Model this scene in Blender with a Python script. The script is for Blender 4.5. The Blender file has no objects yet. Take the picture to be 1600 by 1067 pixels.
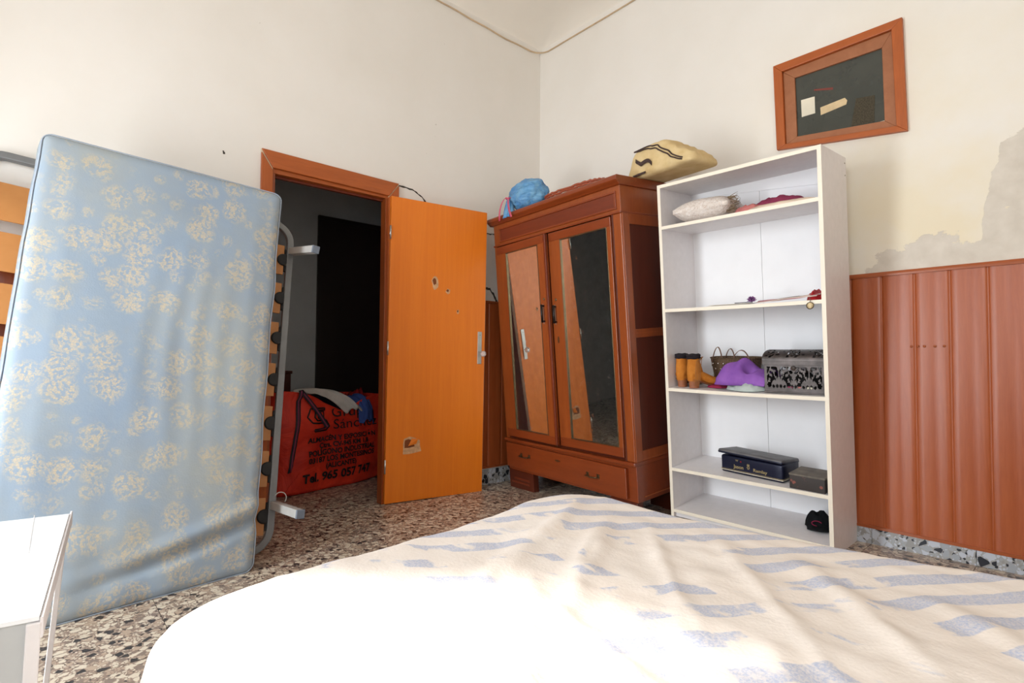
import bpy, bmesh, math, random
from mathutils import Vector, Matrix, Euler, noise
random.seed(7)
R = math.radians
SC = bpy.context.scene
COL = SC.collection

# ------------------------------------------------------------------ camera, world, light, exposure
cam_d = bpy.data.cameras.new('camera')
cam = bpy.data.objects.new('camera', cam_d)
COL.objects.link(cam)
cam_d.sensor_width = 36.0
cam_d.lens = 835.53 / 1600 * 36.0
cam_d.clip_start = 0.02
CF, YAW, PIT, ROL = 835.53, 0.845893, 0.0310707, 0.0068259
_F = Vector((-math.sin(YAW) * math.cos(PIT), math.cos(YAW) * math.cos(PIT), math.sin(PIT)))
_R0 = Vector((math.cos(YAW), math.sin(YAW), 0))
_U0 = _R0.cross(_F)
_R = _R0 * math.cos(ROL) + _U0 * math.sin(ROL)
_U = -_R0 * math.sin(ROL) + _U0 * math.cos(ROL)
cam.matrix_world = Matrix(((_R.x, _U.x, -_F.x, 3.227374), (_R.y, _U.y, -_F.y, -3.16154), (_R.z, _U.z, -_F.z, 0.915496), (0, 0, 0, 1)))
SC.camera = cam

world = bpy.data.worlds.new('sky')
SC.world = world
world.use_nodes = True
bg = world.node_tree.nodes['Background']
bg.inputs['Color'].default_value = (0.80, 0.90, 1.0, 1)
bg.inputs['Strength'].default_value = 2.0

SUN_DIR = Vector((0.52, 0.654, -0.545)).normalized()
sd = bpy.data.lights.new('sun', 'SUN')
sd.energy = 10.0
sd.angle = R(3.0)
sd.color = (1.0, 0.97, 0.93)
so = bpy.data.objects.new('sun', sd)
COL.objects.link(so)
so.rotation_euler = (-SUN_DIR).to_track_quat('Z', 'Y').to_euler()
so.location = (-2, -8, 6)

def area(name, loc, rot, sx, sy, power, col):
    d = bpy.data.lights.new(name, 'AREA')
    d.shape = 'RECTANGLE'; d.size = sx; d.size_y = sy; d.energy = power; d.color = col
    o = bpy.data.objects.new(name, d)
    COL.objects.link(o); o.location = loc; o.rotation_euler = rot
    return o
# skylight entering by the balcony door; second lamp: fill added at an invented window
area('door_daylight', (1.13, -4.36, 1.1), (R(-90), 0, R(160)), 0.56, 2.15, 104, (0.90, 0.96, 1.0))
area('added_fill_light', (3.45, -4.36, 1.75), (R(-90), 0, R(180)), 1.3, 1.3, 46, (0.92, 0.97, 1.0))

SC.view_settings.view_transform = 'Standard'
SC.view_settings.look = 'None'
SC.view_settings.gamma = 1
SC.view_settings.use_curve_mapping = False
SC.view_settings.exposure = -0.30
SC.cycles.max_bounces = 10
SC.cycles.diffuse_bounces = 7

def zf(x):                       # the old floor dips a little towards the door wall
    return 0.022 * (x - 2.5)

# ------------------------------------------------------------------ helpers
def srgb(r, g, b, a=1):
    f = lambda c: (c / 255) / 12.92 if c / 255 <= 0.04045 else ((c / 255 + 0.055) / 1.055) ** 2.4
    return (f(r), f(g), f(b), a)

class NT:
    def __init__(s, name, rough=0.6, spec=0.5, metallic=0.0):
        s.m = bpy.data.materials.new(name); s.m.use_nodes = True
        s.t = s.m.node_tree; s.n = s.t.nodes; s.p = s.n['Principled BSDF']
        s.p.inputs['Roughness'].default_value = rough
        s.p.inputs['Specular IOR Level'].default_value = spec
        s.p.inputs['Metallic'].default_value = metallic
        s.c = s.n.new('ShaderNodeTexCoord')
    def l(s, a, b): s.t.links.new(a, b)
    def obj(s): return s.c.outputs['Object']
    def map(s, scale, loc=(0, 0, 0), rot=(0, 0, 0), src=None):
        m = s.n.new('ShaderNodeMapping'); m.inputs['Scale'].default_value = scale
        m.inputs['Location'].default_value = loc; m.inputs['Rotation'].default_value = rot
        s.l(src or s.obj(), m.inputs['Vector']); return m.outputs['Vector']
    def noise(s, vec, scale, detail=3, rough=0.55, dist=0.0):
        n = s.n.new('ShaderNodeTexNoise'); n.inputs['Scale'].default_value = scale
        n.inputs['Detail'].default_value = detail; n.inputs['Roughness'].default_value = rough
        n.inputs['Distortion'].default_value = dist
        s.l(vec, n.inputs['Vector']); return n.outputs['Fac']
    def vor(s, vec, scale, feature='F1', rnd=1.0, out='Distance'):
        n = s.n.new('ShaderNodeTexVoronoi'); n.feature = feature; n.inputs['Scale'].default_value = scale
        n.inputs['Randomness'].default_value = rnd; s.l(vec, n.inputs['Vector']); return n.outputs[out]
    def ramp(s, fac, stops, interp='LINEAR'):
        r = s.n.new('ShaderNodeValToRGB'); r.color_ramp.interpolation = interp
        e = r.color_ramp.elements
        while len(e) < len(stops): e.new(0.5)
        for k, (p, c) in enumerate(stops):
            e[k].position = p; e[k].color = c if len(c) == 4 else (*c, 1)
        s.l(fac, r.inputs['Fac']); return r.outputs['Color']
    def step(s, fac, a, b):
        return s.ramp(fac, [(a, (0, 0, 0, 1)), (b, (1, 1, 1, 1))])
    def math(s, op, a, b=None, c=None):
        n = s.n.new('ShaderNodeMath'); n.operation = op
        for i, v in enumerate((a, b, c)):
            if v is None: continue
            if isinstance(v, (int, float)): n.inputs[i].default_value = v
            else: s.l(v, n.inputs[i])
        return n.outputs[0]
    def mix(s, fac, a, b, mode='MIX'):
        n = s.n.new('ShaderNodeMix'); n.data_type = 'RGBA'; n.blend_type = mode
        for i, v in ((0, fac), (6, a), (7, b)):
            if isinstance(v, (int, float)): n.inputs[i].default_value = v
            elif isinstance(v, tuple): n.inputs[i].default_value = v
            else: s.l(v, n.inputs[i])
        return n.outputs[2]
    def xyz(s, src=None):
        n = s.n.new('ShaderNodeSeparateXYZ'); s.l(src or s.obj(), n.inputs[0]); return n.outputs
    def col(s, c):
        if isinstance(c, tuple): s.p.inputs['Base Color'].default_value = c
        else: s.l(c, s.p.inputs['Base Color'])
        return s
    def bump(s, h, strength=0.3, dist=0.01):
        b = s.n.new('ShaderNodeBump'); b.inputs['Strength'].default_value = strength
        b.inputs['Distance'].default_value = dist; s.l(h, b.inputs['Height'])
        s.l(b.outputs['Normal'], s.p.inputs['Normal']); return s

def plain(name, c, rough=0.6, metallic=0.0, spec=0.5, var=0.08, scale=9):
    m = NT(name, rough, spec, metallic)
    n = m.noise(m.obj(), scale, 4)
    d = tuple(max(0, x * (1 - 2 * var)) for x in c[:3]) + (1,)
    l = tuple(min(1, x * (1 + var)) for x in c[:3]) + (1,)
    m.col(m.ramp(n, [(0.3, d), (0.7, l)]))
    return m.m

def wood(name, c1, c2, rough=0.35, scale=(14, 14, 1.2), bands=1.0, var=0.5, spec=0.5):
    m = NT(name, rough, spec)
    v = m.map(scale)
    n1 = m.noise(v, 2.0 * bands, 5, 0.6, 1.2)
    n2 = m.noise(m.map(tuple(s * 6 for s in scale)), 2.2, 2)
    f = m.mix(0.3, n1, n2)
    m.col(m.ramp(f, [(0.5 - 0.28 * var - .06, c1), (0.5 + 0.28 * var + .06, c2)]))
    m.bump(n2, 0.06, 0.002)
    return m.m

class MB:
    def __init__(s): s.v = []; s.f = []; s.sm = []
    def add(s, vs, fs, smooth=False):
        o = len(s.v); s.v += [Vector(v) for v in vs]
        for f in fs: s.f.append([i + o for i in f]); s.sm.append(smooth)
        return s
    def hexa(s, c):      # 8 corners: bottom 4 ccw, top 4 ccw
        return s.add(c, [(3, 2, 1, 0), (4, 5, 6, 7), (0, 1, 5, 4), (1, 2, 6, 5), (2, 3, 7, 6), (3, 0, 4, 7)])
    def box(s, a, b):
        x0, y0, z0 = a; x1, y1, z1 = b
        return s.hexa([(x0, y0, z0), (x1, y0, z0), (x1, y1, z0), (x0, y1, z0), (x0, y0, z1), (x1, y0, z1), (x1, y1, z1), (x0, y1, z1)])
    def prism(s, poly, axis, a, b):   # poly in the two other axes (cyclic order), extruded along axis
        n = len(poly); P = []
        for t in (a, b):
            for (p, q) in poly:
                P.append({0: (t, p, q), 1: (p, t, q), 2: (p, q, t)}[axis])
        F = [tuple(range(n))[::-1], tuple(range(n, 2 * n))] + [(i, (i + 1) % n, n + (i + 1) % n, n + i) for i in range(n)]
        return s.add(P, F)
    def tube(s, path, r, seg=8, closed=False, caps=True):
        path = [Vector(p) for p in path]; n = len(path); V = []; F = []
        prev = None
        for i, p in enumerate(path):
            if closed: t = path[(i + 1) % n] - path[i - 1]
            else: t = path[min(i + 1, n - 1)] - path[max(i - 1, 0)]
            t.normalize()
            if prev is None:
                a = Vector((0, 0, 1)) if abs(t.z) < 0.9 else Vector((1, 0, 0))
                prev = t.cross(a).normalized()
            u = (prev - t * prev.dot(t)).normalized(); w = t.cross(u); prev = u
            rr = r[i] if isinstance(r, (list, tuple)) else r
            for k in range(seg):
                an = 2 * math.pi * k / seg
                V.append(p + u * rr * math.cos(an) + w * rr * math.sin(an))
        m = n if closed else n - 1
        for i in range(m):
            for k in range(seg):
                F.append((i * seg + k, i * seg + (k + 1) % seg, ((i + 1) % n) * seg + (k + 1) % seg, ((i + 1) % n) * seg + k))
        if not closed and caps:
            F.append(tuple(range(seg))[::-1]); F.append(tuple((n - 1) * seg + k for k in range(seg)))
        return s.add(V, F, True)
    def strip(s, path, wv, t=0.002):  # flat ribbon of width vectors wv
        path = [Vector(p) for p in path]; V = []; F = []
        n = len(path)
        for i, p in enumerate(path):
            tt = (path[min(i + 1, n - 1)] - path[max(i - 1, 0)]).normalized()
            w = Vector(wv[i]) if isinstance(wv, list) else Vector(wv)
            nn = tt.cross(w).normalized() * t
            V += [p - w / 2 - nn / 2, p + w / 2 - nn / 2, p + w / 2 + nn / 2, p - w / 2 + nn / 2]
        for i in range(n - 1):
            for k in range(4):
                F.append((i * 4 + k, i * 4 + (k + 1) % 4, (i + 1) * 4 + (k + 1) % 4, (i + 1) * 4 + k))
        F.append((3, 2, 1, 0)); F.append(tuple((n - 1) * 4 + k for k in range(4)))
        return s.add(V, F, True)
    def lathe(s, prof, o=(0, 0, 0), seg=20, axis=(0, 0, 1)):
        o = Vector(o); ax = Vector(axis).normalized()
        a = Vector((1, 0, 0)) if abs(ax.x) < 0.9 else Vector((0, 1, 0))
        u = ax.cross(a).normalized(); w = ax.cross(u); V = []; F = []
        for (r, h) in prof:
            for k in range(seg):
                an = 2 * math.pi * k / seg
                V.append(o + ax * h + (u * math.cos(an) + w * math.sin(an)) * max(r, 1e-5))
        for i in range(len(prof) - 1):
            for k in range(seg):
                F.append((i * seg + k, i * seg + (k + 1) % seg, (i + 1) * seg + (k + 1) % seg, (i + 1) * seg + k))
        return s.add(V, F, True)
    def grid(s, fn, nu, nv, cu=False, cv=False, smooth=True):
        V = [fn(i / (nu if cu else nu - 1), j / (nv if cv else nv - 1)) for j in range(nv) for i in range(nu)]; F = []
        for j in range(nv if cv else nv - 1):
            for i in range(nu if cu else nu - 1):
                a, b = i, (i + 1) % nu; c, d = j, (j + 1) % nv
                F.append((c * nu + a, c * nu + b, d * nu + b, d * nu + a))
        return s.add(V, F, smooth)
    def rbox(s, size, r, seg=(6, 6, 6), fn=None):   # rounded box centred at 0; fn warps
        sx, sy, sz = [k / 2 for k in size]; V = {}; VL = []; F = []
        nx, ny, nz = seg
        def lin(n, h, rr):
            k = max(2, 3)
            a = [-h + rr * (1 - math.cos(math.pi / 2 * i / k)) for i in range(k)]
            mid = [-h + rr + (2 * h - 2 * rr) * i / n for i in range(n + 1)]
            return a + mid + [-q for q in reversed(a)]
        X, Y, Z = lin(nx, sx, r), lin(ny, sy, r), lin(nz, sz, r)
        def vid(p):
            k = tuple(round(c, 6) for c in p)
            if k not in V:
                q = Vector(p); c = Vector((max(-sx + r, min(sx - r, q.x)), max(-sy + r, min(sy - r, q.y)), max(-sz + r, min(sz - r, q.z))))
                d = q - c
                if d.length > 1e-9: q = c + d.normalized() * r
                V[k] = len(VL); VL.append(fn(q) if fn else q)
            return V[k]
        def face(A, B, mk, flip):
            for i in range(len(A) - 1):
                for j in range(len(B) - 1):
                    f = [vid(mk(A[i], B[j])), vid(mk(A[i + 1], B[j])), vid(mk(A[i + 1], B[j + 1])), vid(mk(A[i], B[j + 1]))]
                    F.append(f[::-1] if flip else f)
        face(X, Y, lambda a, b: (a, b, sz), False); face(X, Y, lambda a, b: (a, b, -sz), True)
        face(X, Z, lambda a, b: (a, -sy, b), False); face(X, Z, lambda a, b: (a, sy, b), True)
        face(Y, Z, lambda a, b: (sx, a, b), False); face(Y, Z, lambda a, b: (-sx, a, b), True)
        return s.add(VL, F, True)
    def xf(s, M): s.v = [M @ v for v in s.v]; return s
    def build(s, name, m, parent=None, bevel=0, recalc=False, smooth=None, seg=2):
        me = bpy.data.meshes.new(name)
        me.from_pydata([tuple(v) for v in s.v], [], s.f)
        me.polygons.foreach_set('use_smooth', [bool(x) if smooth is None else smooth for x in s.sm])
        if m is not None:
            for mm in (m if isinstance(m, list) else [m]): me.materials.append(mm)
        if recalc or True:
            b = bmesh.new(); b.from_mesh(me); bmesh.ops.recalc_face_normals(b, faces=b.faces); b.to_mesh(me); b.free()
        me.update()
        o = bpy.data.objects.new(name, me); COL.objects.link(o)
        if parent: o.parent = parent
        if bevel:
            bv = o.modifiers.new('bevel', 'BEVEL'); bv.width = bevel; bv.segments = seg; bv.limit_method = 'ANGLE'; bv.angle_limit = R(40)
            bv.harden_normals = False
        return o

def tag(o, label=None, cat=None, group=None, kind=None):
    if label: o['label'] = label
    if cat: o['category'] = cat
    if group: o['group'] = group
    if kind: o['kind'] = kind
    return o
def thing(name, label, cat, M=None, group=None, kind=None):
    o = bpy.data.objects.new(name, None); COL.objects.link(o)
    o.empty_display_size = 0.1
    if M is not None: o.matrix_world = M
    return tag(o, label, cat, group, kind)
def T(x, y, z): return Matrix.Translation((x, y, z))
def RZ(a): return Matrix.Rotation(a, 4, 'Z')
def RX(a): return Matrix.Rotation(a, 4, 'X')
def RY(a): return Matrix.Rotation(a, 4, 'Y')
def box(name, m, parent, a, b, bevel=0.002): return MB().box(a, b).build(name, m, parent, bevel)
def nz(p, s=1.0, o=0.0): return noise.noise(Vector(p) * s + Vector((o, o * 1.7, o * 0.3)))

def share(src, parent, loc=None, name=None):
    o = src.copy(); COL.objects.link(o); o.parent = parent
    if loc is not None: o.location = loc
    return o

# ------------------------------------------------------------------ materials
def mat_wall(name, patch):
    m = NT(name, 0.85, 0.25)
    base = m.noise(m.obj(), 1.3, 5, 0.6)
    c = m.ramp(base, [(0.3, srgb(227, 222, 214)), (0.7, srgb(233, 229, 223))])
    fine = m.noise(m.obj(), 60, 3)
    if patch:
        X = m.xyz()
        # yellow damp stain around the bare plaster
        w = m.noise(m.obj(), 2.2, 4, 0.6)
        zone = m.math('MULTIPLY', m.math('SUBTRACT', 1.0, m.step(X[2], 0.52, 0.98)), m.math('MULTIPLY', m.step(X[0], 0.0, 1.0), 1.0))
        rz = m.n.new('ShaderNodeMapRange'); rz.inputs[1].default_value = 3.0; rz.inputs[2].default_value = 1.3; m.l(X[2], rz.inputs[0])
        rx = m.n.new('ShaderNodeMapRange'); rx.inputs[1].default_value = 1.5; rx.inputs[2].default_value = 2.4; m.l(X[0], rx.inputs[0])
        st = m.math('MULTIPLY', m.math('MULTIPLY', rz.outputs[0], rx.outputs[0]), m.step(w, 0.25, 0.62))
        c = m.mix(m.math('MULTIPLY', st, 0.75), c, srgb(226, 210, 172))
        # bare plaster: height limit as a curve of x, made ragged by noise
        cu = m.n.new('ShaderNodeFloatCurve'); cm = cu.mapping.curves[0]
        pts = [(0.0, 0.0), (0.225, 0.0), (0.235, 0.10), (0.25, 0.15), (0.262, 0.16), (0.29, 0.20), (0.315, 0.22), (0.345, 0.30), (0.37, 0.25), (0.42, 0.20), (0.445, 0.22), (0.455, 0.52), (0.48, 0.86), (0.52, 0.93), (0.6, 0.75), (0.75, 0.5), (1, 0.3)]
        cm.points[0].location = pts[0]; cm.points[1].location = pts[-1]
        for p in pts[1:-1]: cm.points.new(*p)
        for p in cm.points: p.handle_type = 'VECTOR'
        cu.mapping.update()
        xr = m.n.new('ShaderNodeMapRange'); xr.inputs[1].default_value = 1.9; xr.inputs[2].default_value = 4.0
        m.l(X[0], xr.inputs[0]); m.l(xr.outputs[0], cu.inputs['Value'])
        lim = m.math('MULTIPLY_ADD', cu.outputs[0], 0.62, 1.345)
        rag = m.math('MULTIPLY_ADD', m.noise(m.obj(), 9, 6, 0.62), 0.26, -0.13)
        rag2 = m.math('MULTIPLY_ADD', m.noise(m.map((1, 1, 2.6)), 5.5, 5, 0.6), 0.16, -0.08)
        d = m.math('ADD', m.math('SUBTRACT', lim, X[2]), m.math('ADD', rag, rag2))
        mask = m.step(d, 0.0, 0.008)
        isl = m.step(m.noise(m.map((2.2, 1, 4.5), (3, 0, 1)), 4.2, 5, 0.6), 0.66, 0.68)
        mask = m.math('MULTIPLY', mask, m.math('SUBTRACT', 1.0, isl))
        lowx = m.step(m.math('SUBTRACT', X[0], 2.28), 0.0, 0.05)
        mask = m.math('MULTIPLY', mask, lowx)
        pl = m.ramp(m.noise(m.obj(), 14, 5), [(0.3, srgb(202, 193, 180)), (0.7, srgb(216, 208, 196))])
        c = m.mix(mask, c, pl)
        h = m.math('ADD', m.math('MULTIPLY', mask, -1.0), m.math('MULTIPLY', fine, 0.15))
        m.col(c).bump(h, 0.35, 0.004)
    else:
        sp = m.step(m.noise(m.obj(), 26, 2, 0.5), 0.775, 0.80)
        c = m.mix(m.math('MULTIPLY', sp, 0.5), c, srgb(170, 160, 145))
        m.col(c).bump(m.math('ADD', m.math('MULTIPLY', base, 3.0), m.math('MULTIPLY', fine, 0.12)), 0.12, 0.01)
    return m.m

def mat_terrazzo(name, tint, scale):
    m = NT(name, 0.35, 0.5)
    oi = m.n.new('ShaderNodeObjectInfo')
    comb = m.n.new('ShaderNodeVectorMath'); comb.operation = 'ADD'
    rnd = m.math('MULTIPLY', oi.outputs['Random'], 37.0)
    m.l(m.obj(), comb.inputs[0]); m.l(rnd, comb.inputs[1])
    v0 = comb.outputs[0]
    wob = m.n.new('ShaderNodeTexNoise'); wob.inputs['Scale'].default_value = 14; m.l(v0, wob.inputs['Vector'])
    mx = m.n.new('ShaderNodeMix'); mx.data_type = 'VECTOR'; mx.inputs[0].default_value = 0.018
    m.l(v0, mx.inputs[4]); m.l(wob.outputs['Color'], mx.inputs[5])
    v = mx.outputs[1]
    edge = m.vor(v, scale, 'DISTANCE_TO_EDGE')
    cell = m.vor(v, scale, 'F1', 1.0, 'Color')
    cs = m.n.new('ShaderNodeSeparateColor'); m.l(cell, cs.inputs[0])
    w, b, g, k = tint[:4]
    chip = m.ramp(cs.outputs[0], [(0.0, w), (0.44, g), (0.64, k), (0.80, b)], 'CONSTANT')
    small = m.vor(v, scale * 2.6, 'DISTANCE_TO_EDGE')
    cell2 = m.vor(v, scale * 2.6, 'F1', 1.0, 'Color')
    cs2 = m.n.new('ShaderNodeSeparateColor'); m.l(cell2, cs2.inputs[0])
    chip2 = m.ramp(cs2.outputs[1], [(0.0, w), (0.4, g), (0.7, b), (0.82, k)], 'CONSTANT')
    mat = tint[4] if len(tint) > 4 else srgb(128, 110, 98)
    inner = m.mix(m.step(small, 0.10, 0.14), mat, chip2)
    ok = m.math('MULTIPLY', m.step(edge, 0.07, 0.10), m.step(cs.outputs[1], 0.26, 0.27))
    m.col(m.mix(ok, inner, chip))
    m.p.inputs['Roughness'].default_value = 0.32
    return m.m

M_wl = mat_wall('wall_plaster', False)
M_wr = mat_wall('wall_plaster_stained', True)
M_ceil = plain('ceiling_paint', srgb(232, 225, 214), 0.9, var=0.02, scale=2)
M_terr = mat_terrazzo('terrazzo_floor', (srgb(204, 192, 172), srgb(50, 46, 46), srgb(172, 152, 132), srgb(128, 112, 100), srgb(138, 118, 104)), 41)
M_base = mat_terrazzo('terrazzo_skirting', (srgb(190, 196, 206), srgb(30, 34, 44), srgb(160, 165, 172), srgb(150, 150, 148), srgb(160, 160, 158)), 30)
M_grout = plain('joint', srgb(96, 84, 76), 0.9)
M_board = wood('wainscot_veneer', srgb(150, 68, 28), srgb(174, 92, 48), 0.36, (16, 16, 1.0), 1.0, 0.8, 0.5)
M_boardtrim = wood('wainscot_trim', srgb(146, 70, 32), srgb(168, 90, 48), 0.3, (1.5, 14, 14), 1, 0.8)
M_casing = wood('orange_pine', srgb(150, 72, 24), srgb(184, 96, 40), 0.4, (16, 16, 1.3), 1.0, 0.9)
M_casingH = wood('orange_pine_across', srgb(150, 72, 24), srgb(184, 96, 40), 0.4, (1.3, 1.3, 16), 1.0, 0.9)
M_sash = wood('faded_pine', srgb(140, 84, 50), srgb(168, 108, 72), 0.6, (3, 12, 3), 1.0, 0.9)
M_doorleaf = wood('orange_veneer', srgb(214, 108, 14), srgb(230, 128, 28), 0.38, (11, 11, 0.4), 1.0, 0.9)
M_doorleaf2 = M_doorleaf
M_torn = plain('torn_hardboard', srgb(205, 160, 118), 0.9, var=0.15, scale=40)
M_torn_d = plain('torn_hole_brown', srgb(120, 62, 24), 0.9)
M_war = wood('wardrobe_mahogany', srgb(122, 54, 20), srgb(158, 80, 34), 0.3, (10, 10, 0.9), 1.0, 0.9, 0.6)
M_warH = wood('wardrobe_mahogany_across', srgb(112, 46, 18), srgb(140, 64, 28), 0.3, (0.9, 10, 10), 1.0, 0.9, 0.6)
M_warD = wood('wardrobe_shaded_panel', srgb(70, 26, 14), srgb(92, 38, 20), 0.35, (10, 10, 0.9), 1.0, 0.9)  # darker copy of the wardrobe wood: the side's shade put into its colour
M_warF = wood('wardrobe_frieze', srgb(96, 38, 20), srgb(122, 52, 28), 0.35, (0.9, 10, 10), 1.0, 0.9)
M_mirror = NT('aged_mirror', 0.03, 0.5, 0.98)
_mn = M_mirror.noise(M_mirror.obj(), 18, 6, 0.7)
M_mirror.col(M_mirror.ramp(_mn, [(0.3, srgb(200, 202, 196)), (0.65, srgb(222, 224, 220))]))
M_mirror.l(M_mirror.ramp(_mn, [(0.55, (0.02,) * 3), (0.8, (0.3,) * 3)]), M_mirror.p.inputs['Roughness'])
M_mirror = M_mirror.m
M_brass = plain('dull_brass', srgb(120, 104, 78), 0.35, 0.9)
M_darkmetal = plain('dark_pull', srgb(34, 28, 26), 0.35, 0.4)
M_steel = plain('brushed_steel', srgb(190, 190, 186), 0.3, 0.9)
M_grey = plain('grey_steel_tube', srgb(122, 124, 126), 0.4, 0.35)
M_leg = plain('pale_grey_steel', srgb(190, 188, 184), 0.4, 0.3)
M_rubber = plain('black_rubber', srgb(22, 22, 24), 0.6)
M_slat = wood('beech_slat', srgb(176, 114, 56), srgb(198, 138, 78), 0.4, (1.2, 1.2, 18), 1.0, 0.9)
M_white = plain('white_melamine', srgb(226, 222, 222), 0.45, var=0.02, scale=30)
M_whiteedge = plain('cream_edge_band', srgb(238, 228, 210), 0.5, var=0.02)
M_backp = plain('white_back_panel', srgb(236, 236, 238), 0.5, var=0.01)
M_table = plain('white_lacquer', srgb(236, 238, 240), 0.18, var=0.01)
M_tableg = plain('grey_lacquer', srgb(186, 188, 188), 0.35, var=0.02)
M_hallw = plain('hall_wall_paint', srgb(198, 202, 204), 0.9, var=0.04, scale=3)
M_hallc = plain('hall_ceiling_paint', srgb(150, 146, 140), 0.9, var=0.03)
M_halldoor = plain('hall_dark_door', srgb(38, 24, 20), 0.5)
M_crack = plain('crack_dark', srgb(60, 54, 48), 1.0)
M_filler = plain('cream_filler', srgb(222, 206, 176), 0.9)
M_cord = plain('old_cord', srgb(200, 174, 140), 0.8)
M_paper = plain('paper_label', srgb(222, 214, 194), 0.8, var=0.04)
M_tape = plain('masking_tape', srgb(210, 186, 146), 0.8, var=0.08, scale=30)
M_mottle = plain('brown_mottle', srgb(74, 66, 50), 0.9, var=0.35, scale=160)
M_redline = plain('red_strip', srgb(120, 52, 44), 0.8)

def mat_glass_dusty():
    m = NT('dusty_dark_glass', 0.15, 0.5)
    n = m.noise(m.obj(), 5, 4)
    m.col(m.ramp(n, [(0.3, srgb(66, 70, 64)), (0.7, srgb(84, 86, 78))]))
    m.p.inputs['Transmission Weight'].default_value = 0.35
    return m.m
M_glass = mat_glass_dusty()
def mat_clear():
    m = NT('clear_acrylic', 0.05, 0.5); m.col((0.9, 0.92, 0.92, 1)); m.p.inputs['Transmission Weight'].default_value = 0.7
    return m.m
M_acry = mat_clear()

def mat_mattress():
    m = NT('floral_damask', 0.6, 0.3)
    X = m.xyz()
    wob = m.n.new('ShaderNodeTexNoise'); wob.inputs['Scale'].default_value = 9; wob.inputs['Detail'].default_value = 3; m.l(m.obj(), wob.inputs['Vector'])
    mx = m.n.new('ShaderNodeMix'); mx.data_type = 'VECTOR'; mx.inputs[0].default_value = 0.06
    m.l(m.obj(), mx.inputs[4]); m.l(wob.outputs['Color'], mx.inputs[5]); v = mx.outputs[1]
    flat = m.map((0.02, 1, 1), src=v)
    big = m.vor(flat, 8.6, 'F1', 0.6)
    cl = m.math('SUBTRACT', 1.0, m.step(big, 0.34, 0.52))
    big2 = m.vor(m.map((0.02, 1, 1), (0.4, 0, 0.3), src=v), 13, 'F1', 0.8)
    cl2 = m.math('SUBTRACT', 1.0, m.step(big2, 0.22, 0.36))
    cl = m.math('MAXIMUM', cl, m.math('MULTIPLY', cl2, 0.75))
    lace = m.vor(m.map((0.05, 1, 1)), 105, 'DISTANCE_TO_EDGE', 1.0)
    lc = m.math('MULTIPLY_ADD', m.step(lace, 0.03, 0.16), 0.6, 0.4)
    lc = m.math('MULTIPLY', lc, m.step(m.noise(flat, 75, 3, 0.6), 0.44, 0.54))
    f = m.math('MULTIPLY', cl, lc)
    blue = m.ramp(m.noise(m.obj(), 1.6, 4), [(0.3, srgb(136, 154, 174)), (0.7, srgb(150, 165, 178))])
    c = m.mix(m.math('MULTIPLY', f, 0.85), blue, srgb(200, 184, 154))
    dirt = m.step(m.noise(m.map((1.2, 1, 0.8)), 2.2, 5, 0.65), 0.42, 0.72)
    c = m.mix(m.math('MULTIPLY', dirt, 0.42), c, srgb(168, 162, 138))
    m.col(c); m.bump(m.math('ADD', m.noise(m.map((6, 1, 1)), 5, 3), m.math('MULTIPLY', lace, 0.15)), 0.2, 0.01)
    return m.m
M_mat = mat_mattress()
M_piping = plain('mattress_piping', srgb(158, 170, 184), 0.8)

def mat_blanket():
    m = NT('striped_flannel', 0.95, 0.1)
    fl = m.map((1, 1, 0.15), rot=(0, 0, R(-55)))
    wob = m.noise(m.obj(), 2.6, 3)
    s = m.xyz(fl)
    y = m.math('ADD', s[1], m.math('MULTIPLY', wob, 0.07))
    st = m.math('SINE', m.math('MULTIPLY', y, 2 * math.pi / 0.088))
    st = m.step(m.math('MULTIPLY_ADD', st, 0.5, 0.5), 0.50, 0.58)
    patch = m.noise(m.map((1.0, 1.7, 1), rot=(0, 0, R(-55))), 4.4, 4, 0.6, 0.4)
    P = m.xyz()
    # stripes whole near the wardrobe corner, worn to patches elsewhere
    far = m.n.new('ShaderNodeMapRange'); far.inputs[1].default_value = -2.35; far.inputs[2].default_value = -2.0
    far.inputs[3].default_value = 0.0; far.inputs[4].default_value = 0.30
    m.l(m.math('SUBTRACT', P[1], m.math('MULTIPLY', m.math('SUBTRACT', P[0], 2.1), 0.30)), far.inputs[0])
    w = m.step(m.math('ADD', patch, far.outputs[0]), 0.505, 0.545)
    sp = m.noise(m.obj(), 260, 2, 0.7)
    f = m.math('MULTIPLY', m.math('MULTIPLY', st, w), m.math('MULTIPLY_ADD', m.step(sp, 0.4, 0.6), 0.55, 0.45))
    base = m.ramp(m.noise(m.obj(), 3.0, 4), [(0.3, srgb(222, 211, 201)), (0.7, srgb(230, 222, 215))])
    dirt = m.step(m.noise(m.obj(), 4.2, 5, 0.7), 0.60, 0.82)
    base = m.mix(m.math('MULTIPLY', dirt, 0.35), base, srgb(208, 180, 140))
    m.col(m.mix(m.math('MULTIPLY', f, 0.8), base, srgb(158, 170, 198)))
    m.bump(m.math('ADD', m.noise(m.obj(), 150, 3), m.math('MULTIPLY', m.noise(m.map((1, 2.2, 1), rot=(0, 0, R(30))), 7, 3, 0.5), 3.0)), 0.16, 0.005)
    return m.m
M_blanket = mat_blanket()

def cloth(name, c, rough=0.9, bumpscale=30, strength=0.3, c2=None):
    m = NT(name, rough, 0.2)
    n = m.noise(m.obj(), bumpscale, 4)
    d = c2 or tuple(x * 0.75 for x in c[:3]) + (1,)
    m.col(m.ramp(m.noise(m.obj(), 12, 3), [(0.3, d), (0.65, c)])).bump(n, strength, 0.004)
    return m.m

# ------------------------------------------------------------------ setting
RX1, RY0 = 4.6, -4.4
H = 3.52
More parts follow.
